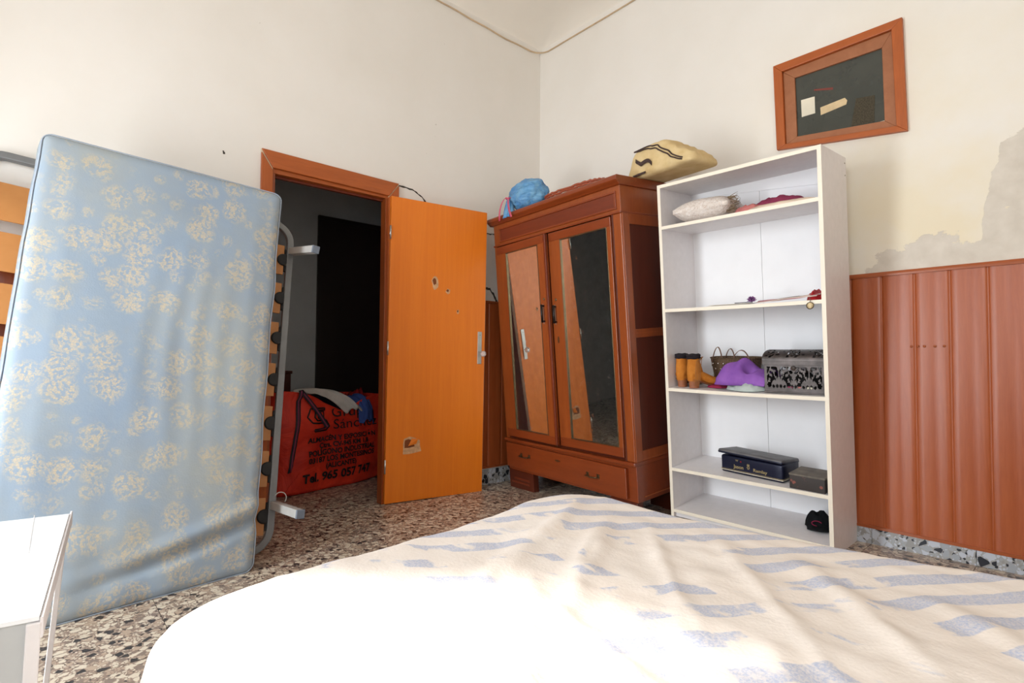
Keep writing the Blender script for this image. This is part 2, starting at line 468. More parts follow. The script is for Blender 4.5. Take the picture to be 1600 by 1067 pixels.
# floor: a terrazzo tile grid on a bed, sloping slightly
TILE = 0.40
slope = Matrix(((1, 0, 0, 0), (0, 1, 0, 0), (0.022, 0, 1, -0.055), (0, 0, 0, 1)))
floor = MB().add([slope @ Vector(p) for p in [(-2.2, -5.2, -0.003), (5.2, -5.2, -0.003), (5.2, 0.3, -0.003), (-2.2, 0.3, -0.003)]] +
                 [slope @ Vector(p) for p in [(-2.2, -5.2, -0.15), (5.2, -5.2, -0.15), (5.2, 0.3, -0.15), (-2.2, 0.3, -0.15)]],
                 [(0, 1, 2, 3), (7, 6, 5, 4), (0, 4, 5, 1), (1, 5, 6, 2), (2, 6, 7, 3), (3, 7, 4, 0)]).build('floor', M_grout)
tag(floor, 'speckled black and cream terrazzo floor running on into the dark hall', 'floor', kind='structure')
g = 0.0012
t0 = MB().add([Vector((x, y, 0.022 * x + z)) for z in (-0.012, 0.0) for (x, y) in ((g, g), (TILE - g, g), (TILE - g, TILE - g), (g, TILE - g))],
              [(3, 2, 1, 0), (4, 5, 6, 7), (0, 1, 5, 4), (1, 2, 6, 5), (2, 3, 7, 6), (3, 0, 4, 7)]).build('floor_tile', M_terr, floor)
first = True
for i in range(-5, 12):
    for j in range(-11, 0):
        x = i * TILE; y = j * TILE + 0.0
        if x < -1.65 or (x < -0.05 and (y < -3.3)): continue
        o = t0 if first else share(t0, floor)
        first = False
        o.location = (x, y, zf(x))

# walls
def wall_from(name, boxes, m, label):
    b = MB()
    for a, c in boxes: b.box(a, c)
    return tag(b.build(name, m), label, 'wall', kind='structure')
DY0, DY1, DZ = -2.185, -1.415, 2.015       # door opening
wall_left = wall_from('wall_left', [((-.06, RY0 - .1, -.15), (0, DY0, H + .2)), ((-.06, DY1, -.15), (0, .12, H + .2)), ((-.06, DY0, DZ), (0, DY1, H + .2))], M_wl,
                      'off-white plaster wall around the open doorway behind the leaning mattress')
WX0, WX1, WZ0, WZ1 = 2.0, 2.525, 2.125, 2.555   # hole behind the little window
wall_right = wall_from('wall_right', [((0, 0, -.15), (WX0, .12, H + .2)), ((WX1, 0, -.15), (RX1 + .1, .12, H + .2)),
                                      ((WX0, 0, -.15), (WX1, .12, WZ0)), ((WX0, 0, WZ1), (WX1, .12, H + .2))], M_wr,
                       'cream wall with yellow damp stains and peeling plaster behind the white shelving')
GX0, GX1, GZ1 = .84, 1.42, 2.24            # balcony door opening
VX0, VX1, VZ0, VZ1 = 2.8, 4.1, 1.1, 2.4    # unseen window opening, added to let in more fill light
wall_back = wall_from('wall_back', [((0, RY0 - .1, -.15), (GX0, RY0, H + .2)), ((GX0, RY0 - .1, GZ1), (GX1, RY0, H + .2)), ((GX1, RY0 - .1, -.15), (VX0, RY0, H + .2)),
                                    ((VX0, RY0 - .1, -.15), (VX1, RY0, VZ0)), ((VX0, RY0 - .1, VZ1), (VX1, RY0, H + .2)), ((VX1, RY0 - .1, -.15), (RX1 + .1, RY0, H + .2))], M_wl,
                      'off-white wall behind the camera with balcony door and an added window for fill light')
wall_side = wall_from('wall_side', [((RX1, RY0 - .1, -.15), (RX1 + .1, .12, H + .2))], M_wl, 'off-white wall at the head of the bed')

# ceiling with a soft cove: rounded loops stepping in and up
def loop(off, z, rad, n=10):
    pts = []
    x0, x1, y0, y1 = off, RX1 - off, RY0 + off, -off
    for cx, cy, a0 in ((x1 - rad, y1 - rad, 0), (x0 + rad, y1 - rad, 90), (x0 + rad, y0 + rad, 180), (x1 - rad, y0 + rad, 270)):
        for k in range(n + 1):
            a = R(a0 + 90 * k / n)
            pts.append((cx + rad * math.cos(a), cy + rad * math.sin(a), z))
    return pts
b = MB(); loops = []
for k in range(9):
    a = k / 8 * math.pi / 2
    off = -0.01 + 0.26 * (1 - math.cos(a)); z = H + 0.13 * math.sin(a)
    loops.append(loop(off, z, 0.06 + 0.3 * (1 - math.cos(a))))
n = len(loops[0]); V = [p for l in loops for p in l]; F = []
for k in range(8):
    for i in range(n): F.append((k * n + i, k * n + (i + 1) % n, (k + 1) * n + (i + 1) % n, (k + 1) * n + i))
F.append(tuple(8 * n + i for i in range(n)))
b.add(V, F, True)
ceiling = tag(b.build('ceiling', M_ceil), 'off-white plaster ceiling with a rounded cove in the corner', 'ceiling', kind='structure')
roof = MB().box((-.12, RY0 - .1, H + .2), (RX1 + .1, .12, H + .3)).build('ceiling_slab', M_ceil, ceiling)
# thin brownish cord that follows the cove line, wavering
cp = []
for i in range(60):
    y = -3.4 + i / 59 * 3.28
    cp.append((0.008, y, H - 0.015 + 0.02 * nz((y * 1.3, 0, 0)) + 0.006 * nz((y * 6, 3, 0))))
for k in range(1, 8):
    a = R(180 - 90 * k / 8); cp.append((0.12 + 0.112 * math.cos(a), -0.12 + 0.112 * math.sin(a), H - .018))
for i in range(40):
    x = 0.12 + i / 39 * 3.0
    cp.append((x, -0.008, H - 0.018 + 0.03 * nz((x * 1.4, 7, 0)) * min(1, x)))
tag(MB().tube(cp, 0.0055, 6).build('trim_1', M_cord), 'thin tan cord running along the top of both walls under the ceiling', 'trim', kind='structure')

# skirting
def skirt(name, pts, label, h0=.0):
    o = thing(name, label, 'skirting', kind='structure')
    return o
SK = 0.075
def skirting_run(name, p0, p1, nrm, z0f, z1, label, step=0.4):
    L = (Vector(p1) - Vector(p0)).length; d = (Vector(p1) - Vector(p0)).normalized(); nv = Vector(nrm)
    root = thing(name, label, 'skirting', T(0, 0, 0), kind='structure')
    k = 0; s = 0
    while s < L - .01:
        e = min(L, s + step)
        a = Vector(p0) + d * (s + .001); c = Vector(p0) + d * (e - .001)
        q = [a, c, c + nv * .012, a + nv * .012]
        MB().hexa([(v.x, v.y, zf(v.x) - .005) for v in q] + [(v.x, v.y, z1) for v in q]).build('skirting_tile', M_base, root)
        s = e; k += 1
    return root
skirting_run('baseboard_right', (0, 0, 0), (RX1, 0, 0), (0, -1, 0), None, SK, 'black and white speckled terrazzo skirting under the wood panelling by the shelving')
skirting_run('baseboard_left', (0, -1.35, 0), (0, -0.012, 0), (1, 0, 0), None, .06, 'speckled terrazzo skirting under the panelling behind the open door')

# wainscot boards
PW = 0.1335
def board_mesh(w, z0, z1):
    b = MB(); prof = []
    xs = [0, .003, .006, .008, .030, .052, .066, .078, .09, .112, w - .008, w - .005, w - .002, w]
    ys = [.004, .004, .0075, .0086, .0090, 0.0092, .0084, .0074, .0084, .0093, .0088, .0075, .004, .004]
    pr = list(zip(xs, ys)); V = []; F = []; nzv = 14
    for j in range(nzv):
        z = z0 + (z1 - z0) * j / (nzv - 1)
        for (x, y) in pr: V.append((x, -y - 0.0005 * math.sin(z * 5.1 + x * 30), z))
    m_ = len(pr)
    for j in range(nzv - 1):
        for i in range(m_ - 1): F.append((j * m_ + i, j * m_ + i + 1, (j + 1) * m_ + i + 1, (j + 1) * m_ + i))
    b.add(V, F, True)
    b.add([(0, 0, z0), (w, 0, z0), (w, 0, z1), (0, 0, z1)], [(0, 1, 2, 3)])
    return b
WT = 1.3585
wr = thing('trim_2', 'glossy reddish wood-effect board panelling on the lower right wall', 'panelling', T(0, 0, 0), kind='structure')
bd = board_mesh(PW, SK, WT - .018).build('panel_board', M_board, wr)
k0 = -18
xs0 = 2.4555 + k0 * PW
for k in range(0, 35):
    x = xs0 + k * PW
    if x < 0.0 or x > RX1 - .12: continue
    o = bd if bd.location.x == 0 and not bd.get('used') else share(bd, wr)
    bd['used'] = 1
    o.location = (x, 0, 0)
if 'used' in bd: del bd['used']
for o in wr.children:
    if 'used' in o: del o['used']
MB().prism([(-.016, WT - .022), (-.018, WT - .012), (-.012, WT), (0, WT), (0, WT - .022)], 0, 0, RX1).build('cap_rail', M_boardtrim, wr)
MB().prism([(-.0145, SK), (-.0145, SK + .014), (0, SK + .014), (0, SK)], 0, 0, RX1).build('bottom_rail', M_boardtrim, wr)
# row of nail dents in the boards right of the shelving
for px in (2.575, 2.60, 2.625, 2.665, 2.70):
    MB().lathe([(0.0035, 0.0), (.006, .001), (.006, .004), (0, .0045)], (px, -.0085, .985), 8, (0, -1, 0)).build('nail_dent', M_boardtrim, wr)

wl = thing('trim_3', 'dark reddish wood panelling on the lower left wall behind the door and mattress', 'panelling', T(0, 0, 0), kind='structure')
bd2 = MB(); bd2.v = []; bb = board_mesh(PW, .07, WT - .018)
bb.v = [Vector((-v.y, v.x, v.z)) for v in bb.v]
bdl = bb.build('panel_board', M_board, wl)
first = True
y = -1.353
while y < -.12:
    o = bdl if first else share(bdl, wl)
    first = False; o.location = (0, y, 0); y += PW
y = -2.24 - PW
while y > RY0:
    o = share(bdl, wl); o.location = (0, y, 0); y -= PW
for (a, c) in ((-1.353, 0), (RY0, -2.24)):
    MB().prism([(0, WT - .022), (.018, WT - .014), (.012, WT), (0, WT)], 1, a, c).build('cap_rail', M_boardtrim, wl)
    wl.children[-1].name = 'cap_rail'
MB().prism([(0, .07), (.0145, .07), (.0145, .084), (0, .084)], 1, -1.353, 0).build('bottom_rail', M_boardtrim, wl)

# cracks in the left wall plaster
def crack(pts, r=.004):
    P = []
    for i in range(len(pts) - 1):
        a, c = Vector(pts[i]), Vector(pts[i + 1])
        for k in range(5):
            p = a.lerp(c, k / 5); p.z += .008 * nz((p.y * 30, p.z * 30, i)); P.append(p)
    P.append(Vector(pts[-1]))
    o = MB().tube(P, [r * (0.5 + random.random()) for _ in P], 5).build('crack', M_crack, wall_left)
crack([(0, -1.36, 2.088), (0, -1.24, 2.085), (0, -1.16, 2.045), (0, -1.12, 2.0)], .006)
crack([(0, -.60, 1.885), (0, -.52, 1.885), (0, -.42, 1.88)], .004)
crack([(0, -.60, 1.455), (0, -.54, 1.45), (0, -.50, 1.41), (0, -.47, 1.36)], .009)
crack([(0, -2.43, 2.045), (0, -2.425, 2.025)], .004)

# ------------------------------------------------------------------ door 1: casing and open leaf
d1 = thing('door_1', 'open orange-veneered door with torn holes in its orange pine frame', 'door', T(0, 0, 0), kind='structure')
CT = .022
def casing(poly, name='casing', m=M_casing):
    # poly in (y,z), stepped profile: outer board plus inner bead
    return MB().prism(poly, 0, 0, CT).build(name, m, d1, .004)
casing([(-2.236, zf(0)), (-2.172, zf(0)), (-2.172, 1.992), (-2.236, 2.085)])
casing([(-2.236, 2.105), (-2.172, 2.006), (-1.428, 1.996), (-1.354, 2.094)], 'casing_top', M_casingH)
casing([(-1.428, zf(0)), (-1.354, zf(0)), (-1.354, 2.082), (-1.428, 1.988)])
MB().prism([(-2.236, 2.085), (-2.172, 1.992), (-2.172, 2.006), (-2.236, 2.105)], 0, 0, .012).build('filler', M_filler, d1)
MB().prism([(-1.354, 2.082), (-1.428, 1.988), (-1.428, 1.996), (-1.354, 2.094)], 0, 0, .012).build('filler', M_filler, d1)
box('jamb', M_war, d1, (-.06, -2.187, zf(0)), (.004, -2.155, 1.98))
box('jamb', M_war, d1, (-.06, -1.445, zf(0)), (.004, -1.413, 1.98))
box('head_jamb', M_casingH, d1, (-.06, -2.187, 1.98), (.004, -1.413, 2.016))
box('door_stop', M_warF, d1, (-.06, -2.155, 1.966), (-.035, -1.445, 1.98))
LW, LH = .7284, 2.0445
leafM = T(.0292, -1.4377, zf(.0292)) @ Euler((.01, .0072, 1.4048), 'XYZ').to_matrix().to_4x4()
leaf = MB().box((0, 0, .0065), (LW, .034, LH)).build('door_leaf', M_doorleaf, d1, .002)
leaf.matrix_world = leafM
box('edge_strip', M_whiteedge, leaf, (LW - .002, .003, .01), (LW + .0015, .031, LH - .003), 0)
def torn(u, z, w, h, seed, flap=True):
    rr = random.Random(seed); P = []
    for k in range(11):
        a = 2 * math.pi * k / 11; q = .75 + .45 * rr.random()
        P.append((u + w / 2 * q * math.cos(a), z + h / 2 * q * math.sin(a)))
    MB().prism(P, 1, -.0012, .002).build('torn_hole', M_torn, leaf)
    P2 = [(u + (p[0] - u) * .55 - w * .1, z + (p[1] - z) * .5 + h * .12) for p in P]
    MB().prism(P2, 1, -.0020, .001).build('torn_hole', M_torn_d, leaf)
    if flap:
        F_ = [(u - .02, z), (u + .035, z + .012), (u + .045, z + .045), (u + .005, z + .05)]
        MB().add([(F_[0][0], -.003, F_[0][1]), (F_[1][0], -.008, F_[1][1]), (F_[2][0], -.014, F_[2][1]), (F_[3][0], -.006, F_[3][1])] +
                 [(F_[0][0], -.001, F_[0][1]), (F_[1][0], -.006, F_[1][1]), (F_[2][0], -.012, F_[2][1]), (F_[3][0], -.004, F_[3][1])],
                 [(0, 1, 2, 3), (7, 6, 5, 4), (0, 4, 5, 1), (1, 5, 6, 2), (2, 6, 7, 3), (3, 7, 4, 0)]).build('veneer_flap', M_doorleaf, leaf)
torn(.175, .375, .150, .125, 3)
torn(.325, 1.49, .05, .085, 5, False)
torn(.425, 1.44, .035, .04, 8, False)
torn(.505, 1.30, .022, .03, 11, False)
torn(.652, .985, .008, .006, 13, False)
# lock plate and acrylic knob
pl = MB().box((.668, -.005, .93), (.702, 0, 1.165)).build('lock_plate', M_steel, leaf, .003)
pl_k = MB().lathe([(.004, 0), (.005, .018), (.008, .022), (.017, .026), (.021, .036), (.021, .044), (.016, .053), (.006, .057), (0, .058)], (.695, -.004, 1.005), 16, (0, -1, 0)).build('knob', M_acry, pl)
MB().lathe([(.002, 0), (.003, .001), (0, .0015)], (.685, -.006, 1.14), 8, (0, -1, 0)).build('screw', M_darkmetal, pl)
for z in (.25, 1.03, 1.80):
    MB().tube([(-.004, -.006, z - .045), (-.004, -.006, z + .045)], .006, 8).build('hinge', M_steel, leaf)

# ------------------------------------------------------------------ hall beyond
HX = -1.6
wall_from('wall_hall', [((HX - .1, -4.0, -.2), (HX, 0.6, 3.3))], M_hallw, 'dim grey hall wall seen through the doorway')
wall_from('wall_hall_left', [((HX, -3.4, -.2), (-.06, -3.3, 3.3))], M_hallw, 'hidden end wall of the hall on the left')
wall_from('wall_hall_right', [((HX, 0.12, -.2), (-.06, .22, 3.3))], M_hallw, 'hidden end wall of the hall on the right')
tag(MB().box((HX - .1, -3.4, 3.0), (-.06, .22, 3.1)).build('ceiling_hall', M_hallc), 'dark ceiling of the hall', 'ceiling', kind='structure')
d2 = thing('door_2', 'dark brown closed door on the far hall wall', 'door', T(HX, -1.275, zf(HX)), kind='structure')
box('door_leaf', M_halldoor, d2, (0, 0, .01), (.03, .80, 2.26))
box('casing_top', M_halldoor, d2, (0, -.0, 2.26), (.035, .87, 2.30))
box('casing', M_halldoor, d2, (0, .80, 0), (.035, .87, 2.26))
# dark stool-like box standing behind the bag in the hall
q = thing('wooden_chest', 'small dark wooden chest in the hall behind the red bag', 'chest', T(-1.45, -1.76, zf(-1.45)))
box('body', M_warD, q, (-.12, -.2, .03), (.12, .18, .86), .006)
box('lid', M_warD, q, (-.13, -.21, .86), (.13, .19, .885), .006)
for sx in (-.11, .08):
    for sy in (-.19, .14): box('foot', M_warD, q, (sx, sy, 0), (sx + .03, sy + .03, .03), 0)

# ------------------------------------------------------------------ little interior window high on the right wall
w1 = thing('window_1', 'small slanting interior window with orange pine frame and dark dusty glass', 'window', T(0, 0, 0), kind='structure')
O = [(1.943, 2.613), (2.561, 2.607), (2.575, 2.037), (1.96, 2.118)]     # outer TL TR BR BL  (x,z)
I = [(1.992, 2.564), (2.516, 2.566), (2.531, 2.074), (2.006, 2.140)]
S = [(2.054, 2.508), (2.471, 2.499), (2.478, 2.122), (2.064, 2.170)]
def bar(A, B, names, y0, y1, mh, mv, back=.0):
    for k, nme in enumerate(names):
        j = (k + 1) % 4
        poly = [A[k], A[j], B[j], B[k]]
        MB().prism(poly, 1, y0, y1).build(nme, mh if k % 2 == 0 else mv, w1, .0025)
bar(O, I, ['frame_rail', 'frame_stile', 'frame_rail', 'frame_stile'], -.022, .06, M_casingH, M_casing)
bar(I, S, ['sash_rail', 'sash_stile', 'sash_rail', 'sash_stile'], -.004, .03, M_sash, M_sash)
pane = MB().prism(S, 1, .008, .012).build('pane', M_glass, w1)
MB().prism([(2.083, 2.373), (2.153, 2.369), (2.155, 2.275), (2.086, 2.276)], 1, .0065, .008).build('paper_label', M_paper, pane)
MB().prism([(2.181, 2.297), (2.300, 2.308), (2.311, 2.29), (2.306, 2.27), (2.183, 2.254)], 1, .0065, .008).build('tape_strip', M_tape, pane)
MB().prism([(2.352, 2.285), (2.435, 2.272), (2.432, 2.136), (2.327, 2.146)], 1, .0065, .008).build('brown_patch', M_mottle, pane)  # brown mottled patch on the pane
MB().prism([(2.15, 2.41), (2.245, 2.385), (2.244, 2.373), (2.15, 2.402)], 1, .0068, .008).build('red_strip', M_redline, pane)  # thin red line on the pane
wr2 = wall_from('wall_shaft', [((1.8, .12, 1.9), (1.85, .7, 2.9)), ((2.7, .12, 1.9), (2.75, .7, 2.9)), ((1.8, .7, 1.9), (2.75, .75, 2.9)), ((1.8, .12, 1.85), (2.75, .75, 1.9)), ((1.8, .12, 2.9), (2.75, .75, 2.95))], M_hallw,
                'dark space behind the little window')

# frames of the openings behind the camera
for nme, (x0, x1, z0, z1), lab in (('door_3', (GX0, GX1, zf(1.4), GZ1), 'open balcony door frame behind the camera'), ('window_2', (VX0, VX1, VZ0, VZ1), 'frame of an added unseen window behind the camera')):
    r_ = thing(nme, lab, 'window' if 'win' in nme else 'door', T(0, 0, 0), kind='structure')
    for a, c in (((x0, z0), (x0 + .05, z1)), ((x1 - .05, z0), (x1, z1))):
        box('frame_stile', M_casing, r_, (a[0], RY0 - .08, a[1]), (c[0], RY0 - .03, c[1]))
    box('frame_rail', M_casingH, r_, (x0, RY0 - .08, z1 - .05), (x1, RY0 - .03, z1))
#OBJECTS
# ------------------------------------------------------------------ wardrobe
MW = T(.167, -.4593, zf(.167)) @ Euler((.0867, -.0017, -.0772), 'XYZ').to_matrix().to_4x4()
wd = thing('wardrobe', 'old reddish-brown wooden wardrobe with two mirrored doors and one drawer', 'wardrobe', MW)
W, D = 1.235, .43
box('base_carcass', M_warH, wd, (0, .004, .135), (W, D, .350), .003)
box('base_ledge', M_warH, wd, (-.012, -.018, .350), (W + .008, D, .372), .006)
# side walls with framed panels
def side(x, s):
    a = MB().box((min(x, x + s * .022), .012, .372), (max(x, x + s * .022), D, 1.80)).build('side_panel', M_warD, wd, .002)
    for (y0, y1, z0, z1) in ((.004, .06, .372, 1.80), (D - .05, D, .372, 1.80), (.06, D - .05, .372, .43), (.06, D - .05, 1.74, 1.80), (.06, D - .05, 1.085, 1.135)):
        xo = x - s * .006
        MB().box((min(xo, x + s * .004), y0, z0), (max(xo, x + s * .004), y1, z1)).build('side_rail', M_war, a, .0015)
    for z in (.378, 1.11, .352, .160): MB().box((min(x - s * .0075, x), .06, z), (max(x - s * .0075, x), D - .05, z + .004)).build('moulding', M_boardtrim, a)
side(W - .0, -1)
side(0.0, 1)
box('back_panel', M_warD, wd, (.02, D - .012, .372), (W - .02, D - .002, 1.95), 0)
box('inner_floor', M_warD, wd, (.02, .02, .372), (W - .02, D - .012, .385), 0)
# front pilasters
pr_ = box('pilaster', M_war, wd, (W - .072, -.003, .372), (W, .03, 1.80), .004)
box('pilaster_bead', M_warD, pr_, (W - .070, -.006, .372), (W - .058, -.002, 1.80), .001)
box('pilaster', M_war, wd, (0, -.003, .372), (.032, .03, 1.80), .004)
# frieze
fz = box('frieze', M_war, wd, (0, .0, 1.805), (W, D, 1.962), .002)
box('frieze_panel', M_warF, fz, (.085, -.0015, 1.838), (1.190, .004, 1.918), .001)
for (a, c) in (((.070, -.007, 1.918), (1.205, .002, 1.930)), ((.070, -.007, 1.826), (1.205, .002, 1.838)), ((.070, -.007, 1.838), (.085, .002, 1.918)), ((1.190, -.007, 1.838), (1.205, .002, 1.918))):
    box('frieze_moulding', M_warH, fz, a, c, .002)
box('frieze_lower_bead', M_warH, fz, (-.004, -.010, 1.800), (W + .004, D, 1.812), .003)
# cornice: stepped moulding
cn = MB().prism([(D + .0, 1.958), (-.012, 1.958), (-.022, 1.968), (-.034, 1.978), (-.040, 1.984), (-.040, 2.004), (-.032, 2.012), (D, 2.012)], 0, -.03, W + .012).build('cornice', M_warH, wd, .004)
# doors with mirrors
def wdoor(x0, x1, mx0, mx1, hinge):
    z0, z1, mz0, mz1 = .392, 1.793, .448, 1.738
    y0, y1 = -.012, .010
    root = MB().box((x0, y1 - .002, z0), (x1, y1 + .001, z1)).build('door', M_warH, wd, .0005)
    MB().box((x0, y0, mz1), (x1, y1, z1)).build('rail', M_warH, root, .003)
    MB().box((x0, y0, z0), (x1, y1, mz0)).build('rail', M_warH, root, .003)
    MB().box((x0, y0 + .0004, mz0), (mx0, y1, mz1)).build('stile', M_war, root, .002)
    MB().box((mx1, y0 + .0004, mz0), (x1, y1, mz1)).build('stile', M_war, root, .002)
    MB().add([(mx0, y0 + .0075, mz0), (mx1, y0 + .0075, mz0), (mx1, y0 + .0075, mz1), (mx0, y0 + .0075, mz1),
              (mx0, y1 - .003, mz0), (mx1, y1 - .003, mz0), (mx1, y1 - .003, mz1), (mx0, y1 - .003, mz1)],
             [(0, 1, 2, 3), (7, 6, 5, 4), (0, 4, 5, 1), (1, 5, 6, 2), (2, 6, 7, 3), (3, 7, 4, 0)]).build('mirror', M_mirror, root)
    # bead round the mirror
    bw = .006
    MB().box((mx0, y0 - .001, mz0), (mx0 + bw, y0 + .008, mz1)).box((mx1 - bw, y0 - .001, mz0), (mx1, y0 + .008, mz1)).box((mx0 + bw, y0 - .001, mz0), (mx1 - bw, y0 + .008, mz0 + bw)).box((mx0 + bw, y0 - .001, mz1 - bw), (mx1 - bw, y0 + .008, mz1)).build('mirror_bead', M_brass, root, .001)
    return root
dl = wdoor(.034, .607, .145, .520, 0)
dr = wdoor(.616, 1.160, .722, 1.128, 1)
MB().box((.594, -.022, .394), (.616, -.012, 1.792)).build('astragal', M_warF, dl, .004)
dl.matrix_local = T(.034, 0, 0) @ RZ(R(-2.0)) @ T(-.034, 0, 0)   # stands slightly ajar
def pull(root, x, z0, z1):
    o = MB().tube([(x, -.034, z0 + .006), (x, -.036, (z0 + z1) / 2), (x, -.034, z1 - .006)], .0075, 10).tube([(x, -.012, z0 + .015), (x, -.034, z0 + .015)], .005, 8).tube([(x, -.012, z1 - .015), (x, -.034, z1 - .015)], .005, 8).build('pull', M_darkmetal, root)
    MB().box((x - .013, -.0150, z0 - .002), (x - .0085, -.0120, z1)).build('backplate_edge', M_steel, root, .0005)
    MB().lathe([(.009, 0), (.009, .002), (.005, .003), (.004, .001), (0, .001)], (x + .004, -.012, z1 + .030), 12, (0, -1, 0)).build('rosette', M_brass, root)
pull(dl, .556, 1.205, 1.338)
pull(dr, .652, 1.195, 1.325)
MB().prism([(.659 + .007 * math.cos(R(a)), 1.094 + .022 * math.sin(R(a))) for a in range(0, 360, 30)], 1, -.0145, -.012).build('keyhole_plate', M_brass, dr)
for z in (.40, 1.78): MB().tube([(.606, -.016, z - .012), (.606, -.016, z + .012)], .006, 8).build('pivot', M_brass, dl)
# drawer, a little crooked
dw = MB().hexa([(.004, -.016, .160), (1.172, -.020, .152), (1.172, .02, .152), (.004, .02, .160), (.004, -.016, .340), (1.172, -.020, .330), (1.172, .02, .330), (.004, .02, .340)]).build('drawer', M_warH, wd, .004)
for (x, z) in ((.234, .266), (.905, .246)):
    MB().tube([(x - .045, -.022, z), (x - .045, -.042, z - .004), (x, -.045, z - .006), (x + .045, -.042, z - .004), (x + .045, -.022, z)], .005, 8).box((x - .055, -.024, z - .012), (x - .035, -.018, z + .014)).box((x + .035, -.024, z - .012), (x + .055, -.018, z + .014)).build('handle', M_brass, dw, .001)
MB().prism([(.579 - .030, .285), (.579, .293), (.609, .285), (.579, .277)], 1, -.0205, -.017).build('keyhole_plate', M_brass, dw)
for (x0, x1) in ((.004, .285), (1.02, 1.231)):
    for y0, y1 in ((0, .05), (D - .06, D - .01)):
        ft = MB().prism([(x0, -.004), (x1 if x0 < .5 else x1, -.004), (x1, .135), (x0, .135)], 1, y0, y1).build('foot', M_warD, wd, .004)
        if y0 == 0:
            for k in range(2): box('carved_band', M_warF, ft, (x0 + .03 + k * .03, -.004, .04 + k * .028), (x1 - .04, 0.002, .056 + k * .028), .003)
# legs of the rear feet reach the floor behind
for x0 in (.02, W - .12): MB().box((x0, D - .06, -.035), (x0 + .1, D - .01, -.004)).build('packing_block', M_warD, wd)

# ------------------------------------------------------------------ bookcase
MBK = T(1.5009, -.39, .0351) @ Euler((.0899, .0075, .0233), 'XYZ').to_matrix().to_4x4()
BW, BH, BD = .843, 1.8705, .365
bk = thing('bookcase', 'tall white open shelving unit leaning slightly beside the wardrobe', 'bookcase', MBK)
TH = .018
IMB = MBK.inverted()
def zlow(x, y):
    p = MBK @ Vector((x, y, 0)); return -(p.z - zf(p.x)) / math.cos(.09)
def bpanel(x0, x1):
    V = [(x0, 0, zlow(x0, 0)), (x1, 0, zlow(x1, 0)), (x1, BD, zlow(x1, BD)), (x0, BD, zlow(x0, BD)), (x0, 0, BH), (x1, 0, BH), (x1, BD, BH), (x0, BD, BH)]
    o = MB().hexa(V).build('side_panel', M_white, bk, .0008)
    MB().hexa([(x0, -.0008, zlow(x0, 0)), (x1, -.0008, zlow(x1, 0)), (x1, .0004, zlow(x1, 0)), (x0, .0004, zlow(x0, 0)), (x0, -.0008, BH), (x1, -.0008, BH), (x1, .0004, BH), (x0, .0004, BH)]).build('edge_band', M_whiteedge, o)
    return o
bpanel(0, TH); rp = bpanel(BW - TH, BW)
SHZ = [1.6375, 1.1702, .7196, .2588]
def shelf(z, nm='shelf', sag=0):
    b = MB(); nseg = 10
    def fn(t, zz, y): return (TH + (BW - 2 * TH) * t, y, zz - sag * math.sin(math.pi * t))
    V = []
    for i in range(nseg + 1):
        t = i / nseg; V += [fn(t, z - TH, .001), fn(t, z - TH, BD - .012), fn(t, z, BD - .012), fn(t, z, .001)]
    F = [(0, 1, 2, 3), tuple(nseg * 4 + k for k in (3, 2, 1, 0))]
    for i in range(nseg):
        for k in range(4): F.append((i * 4 + k, i * 4 + (k + 1) % 4, i * 4 + 4 + (k + 1) % 4, i * 4 + 4 + k))
    b.add(V, F)
    o = b.build(nm, M_white, bk)
    V = []
    for i in range(nseg + 1):
        t = i / nseg; V += [fn(t, z - TH, -.0004), fn(t, z - TH, .001), fn(t, z, .001), fn(t, z, -.0004)]
    MB().add(V, F).build('edge_band', M_whiteedge, o)
    return o
for z, s_ in zip(SHZ, (.0, .002, .003, .0)): shelf(z, sag=s_)
shelf(BH, 'top_panel'); shelf(TH + .0, 'bottom_panel')
box('kick_board', M_white, bk, (TH, .02, -.03), (BW - TH, .035, 0), .0008)
MB().hexa([(TH, BD - .010, .002), (BW / 2 - .001, BD - .010, .002), (BW / 2 - .001, BD - .004, .002), (TH, BD - .004, .002), (TH, BD - .010, 1.85), (BW / 2 - .001, BD - .010, 1.81), (BW / 2 - .001, BD - .004, 1.81), (TH, BD - .004, 1.85)]).build('back_board', M_backp, bk)
MB().hexa([(BW / 2 + .001, BD - .010, .002), (BW - TH, BD - .010, .002), (BW - TH, BD - .004, .002), (BW / 2 + .001, BD - .004, .002), (BW / 2 + .001, BD - .010, 1.81), (BW - TH, BD - .010, 1.76), (BW - TH, BD - .004, 1.76), (BW / 2 + .001, BD - .004, 1.81)]).build('back_board', M_backp, bk)
MB().hexa([(TH, BD - .016, 1.835), (BW - TH, BD - .016, 1.757), (BW - TH, BD - .0105, 1.757), (TH, BD - .0105, 1.835), (TH, BD - .016, BH - TH), (BW - TH, BD - .016, BH - TH), (BW - TH, BD - .0105, BH - TH), (TH, BD - .0105, BH - TH)]).build('back_rail', M_backp, bk)
for (y, z) in ((BD - .02, BH - .03), (BD - .02, BH - .09)): MB().lathe([(.004, 0), (.004, .001), (0, .0015)], (BW, y, z), 8, (1, 0, 0)).build('screw', M_brass, rp)

def onshelf(name, label, cat, x, y, z, rz=0, group=None):
    return thing(name, label, cat, MBK @ T(x, y, z + .0008) @ RZ(rz), group)

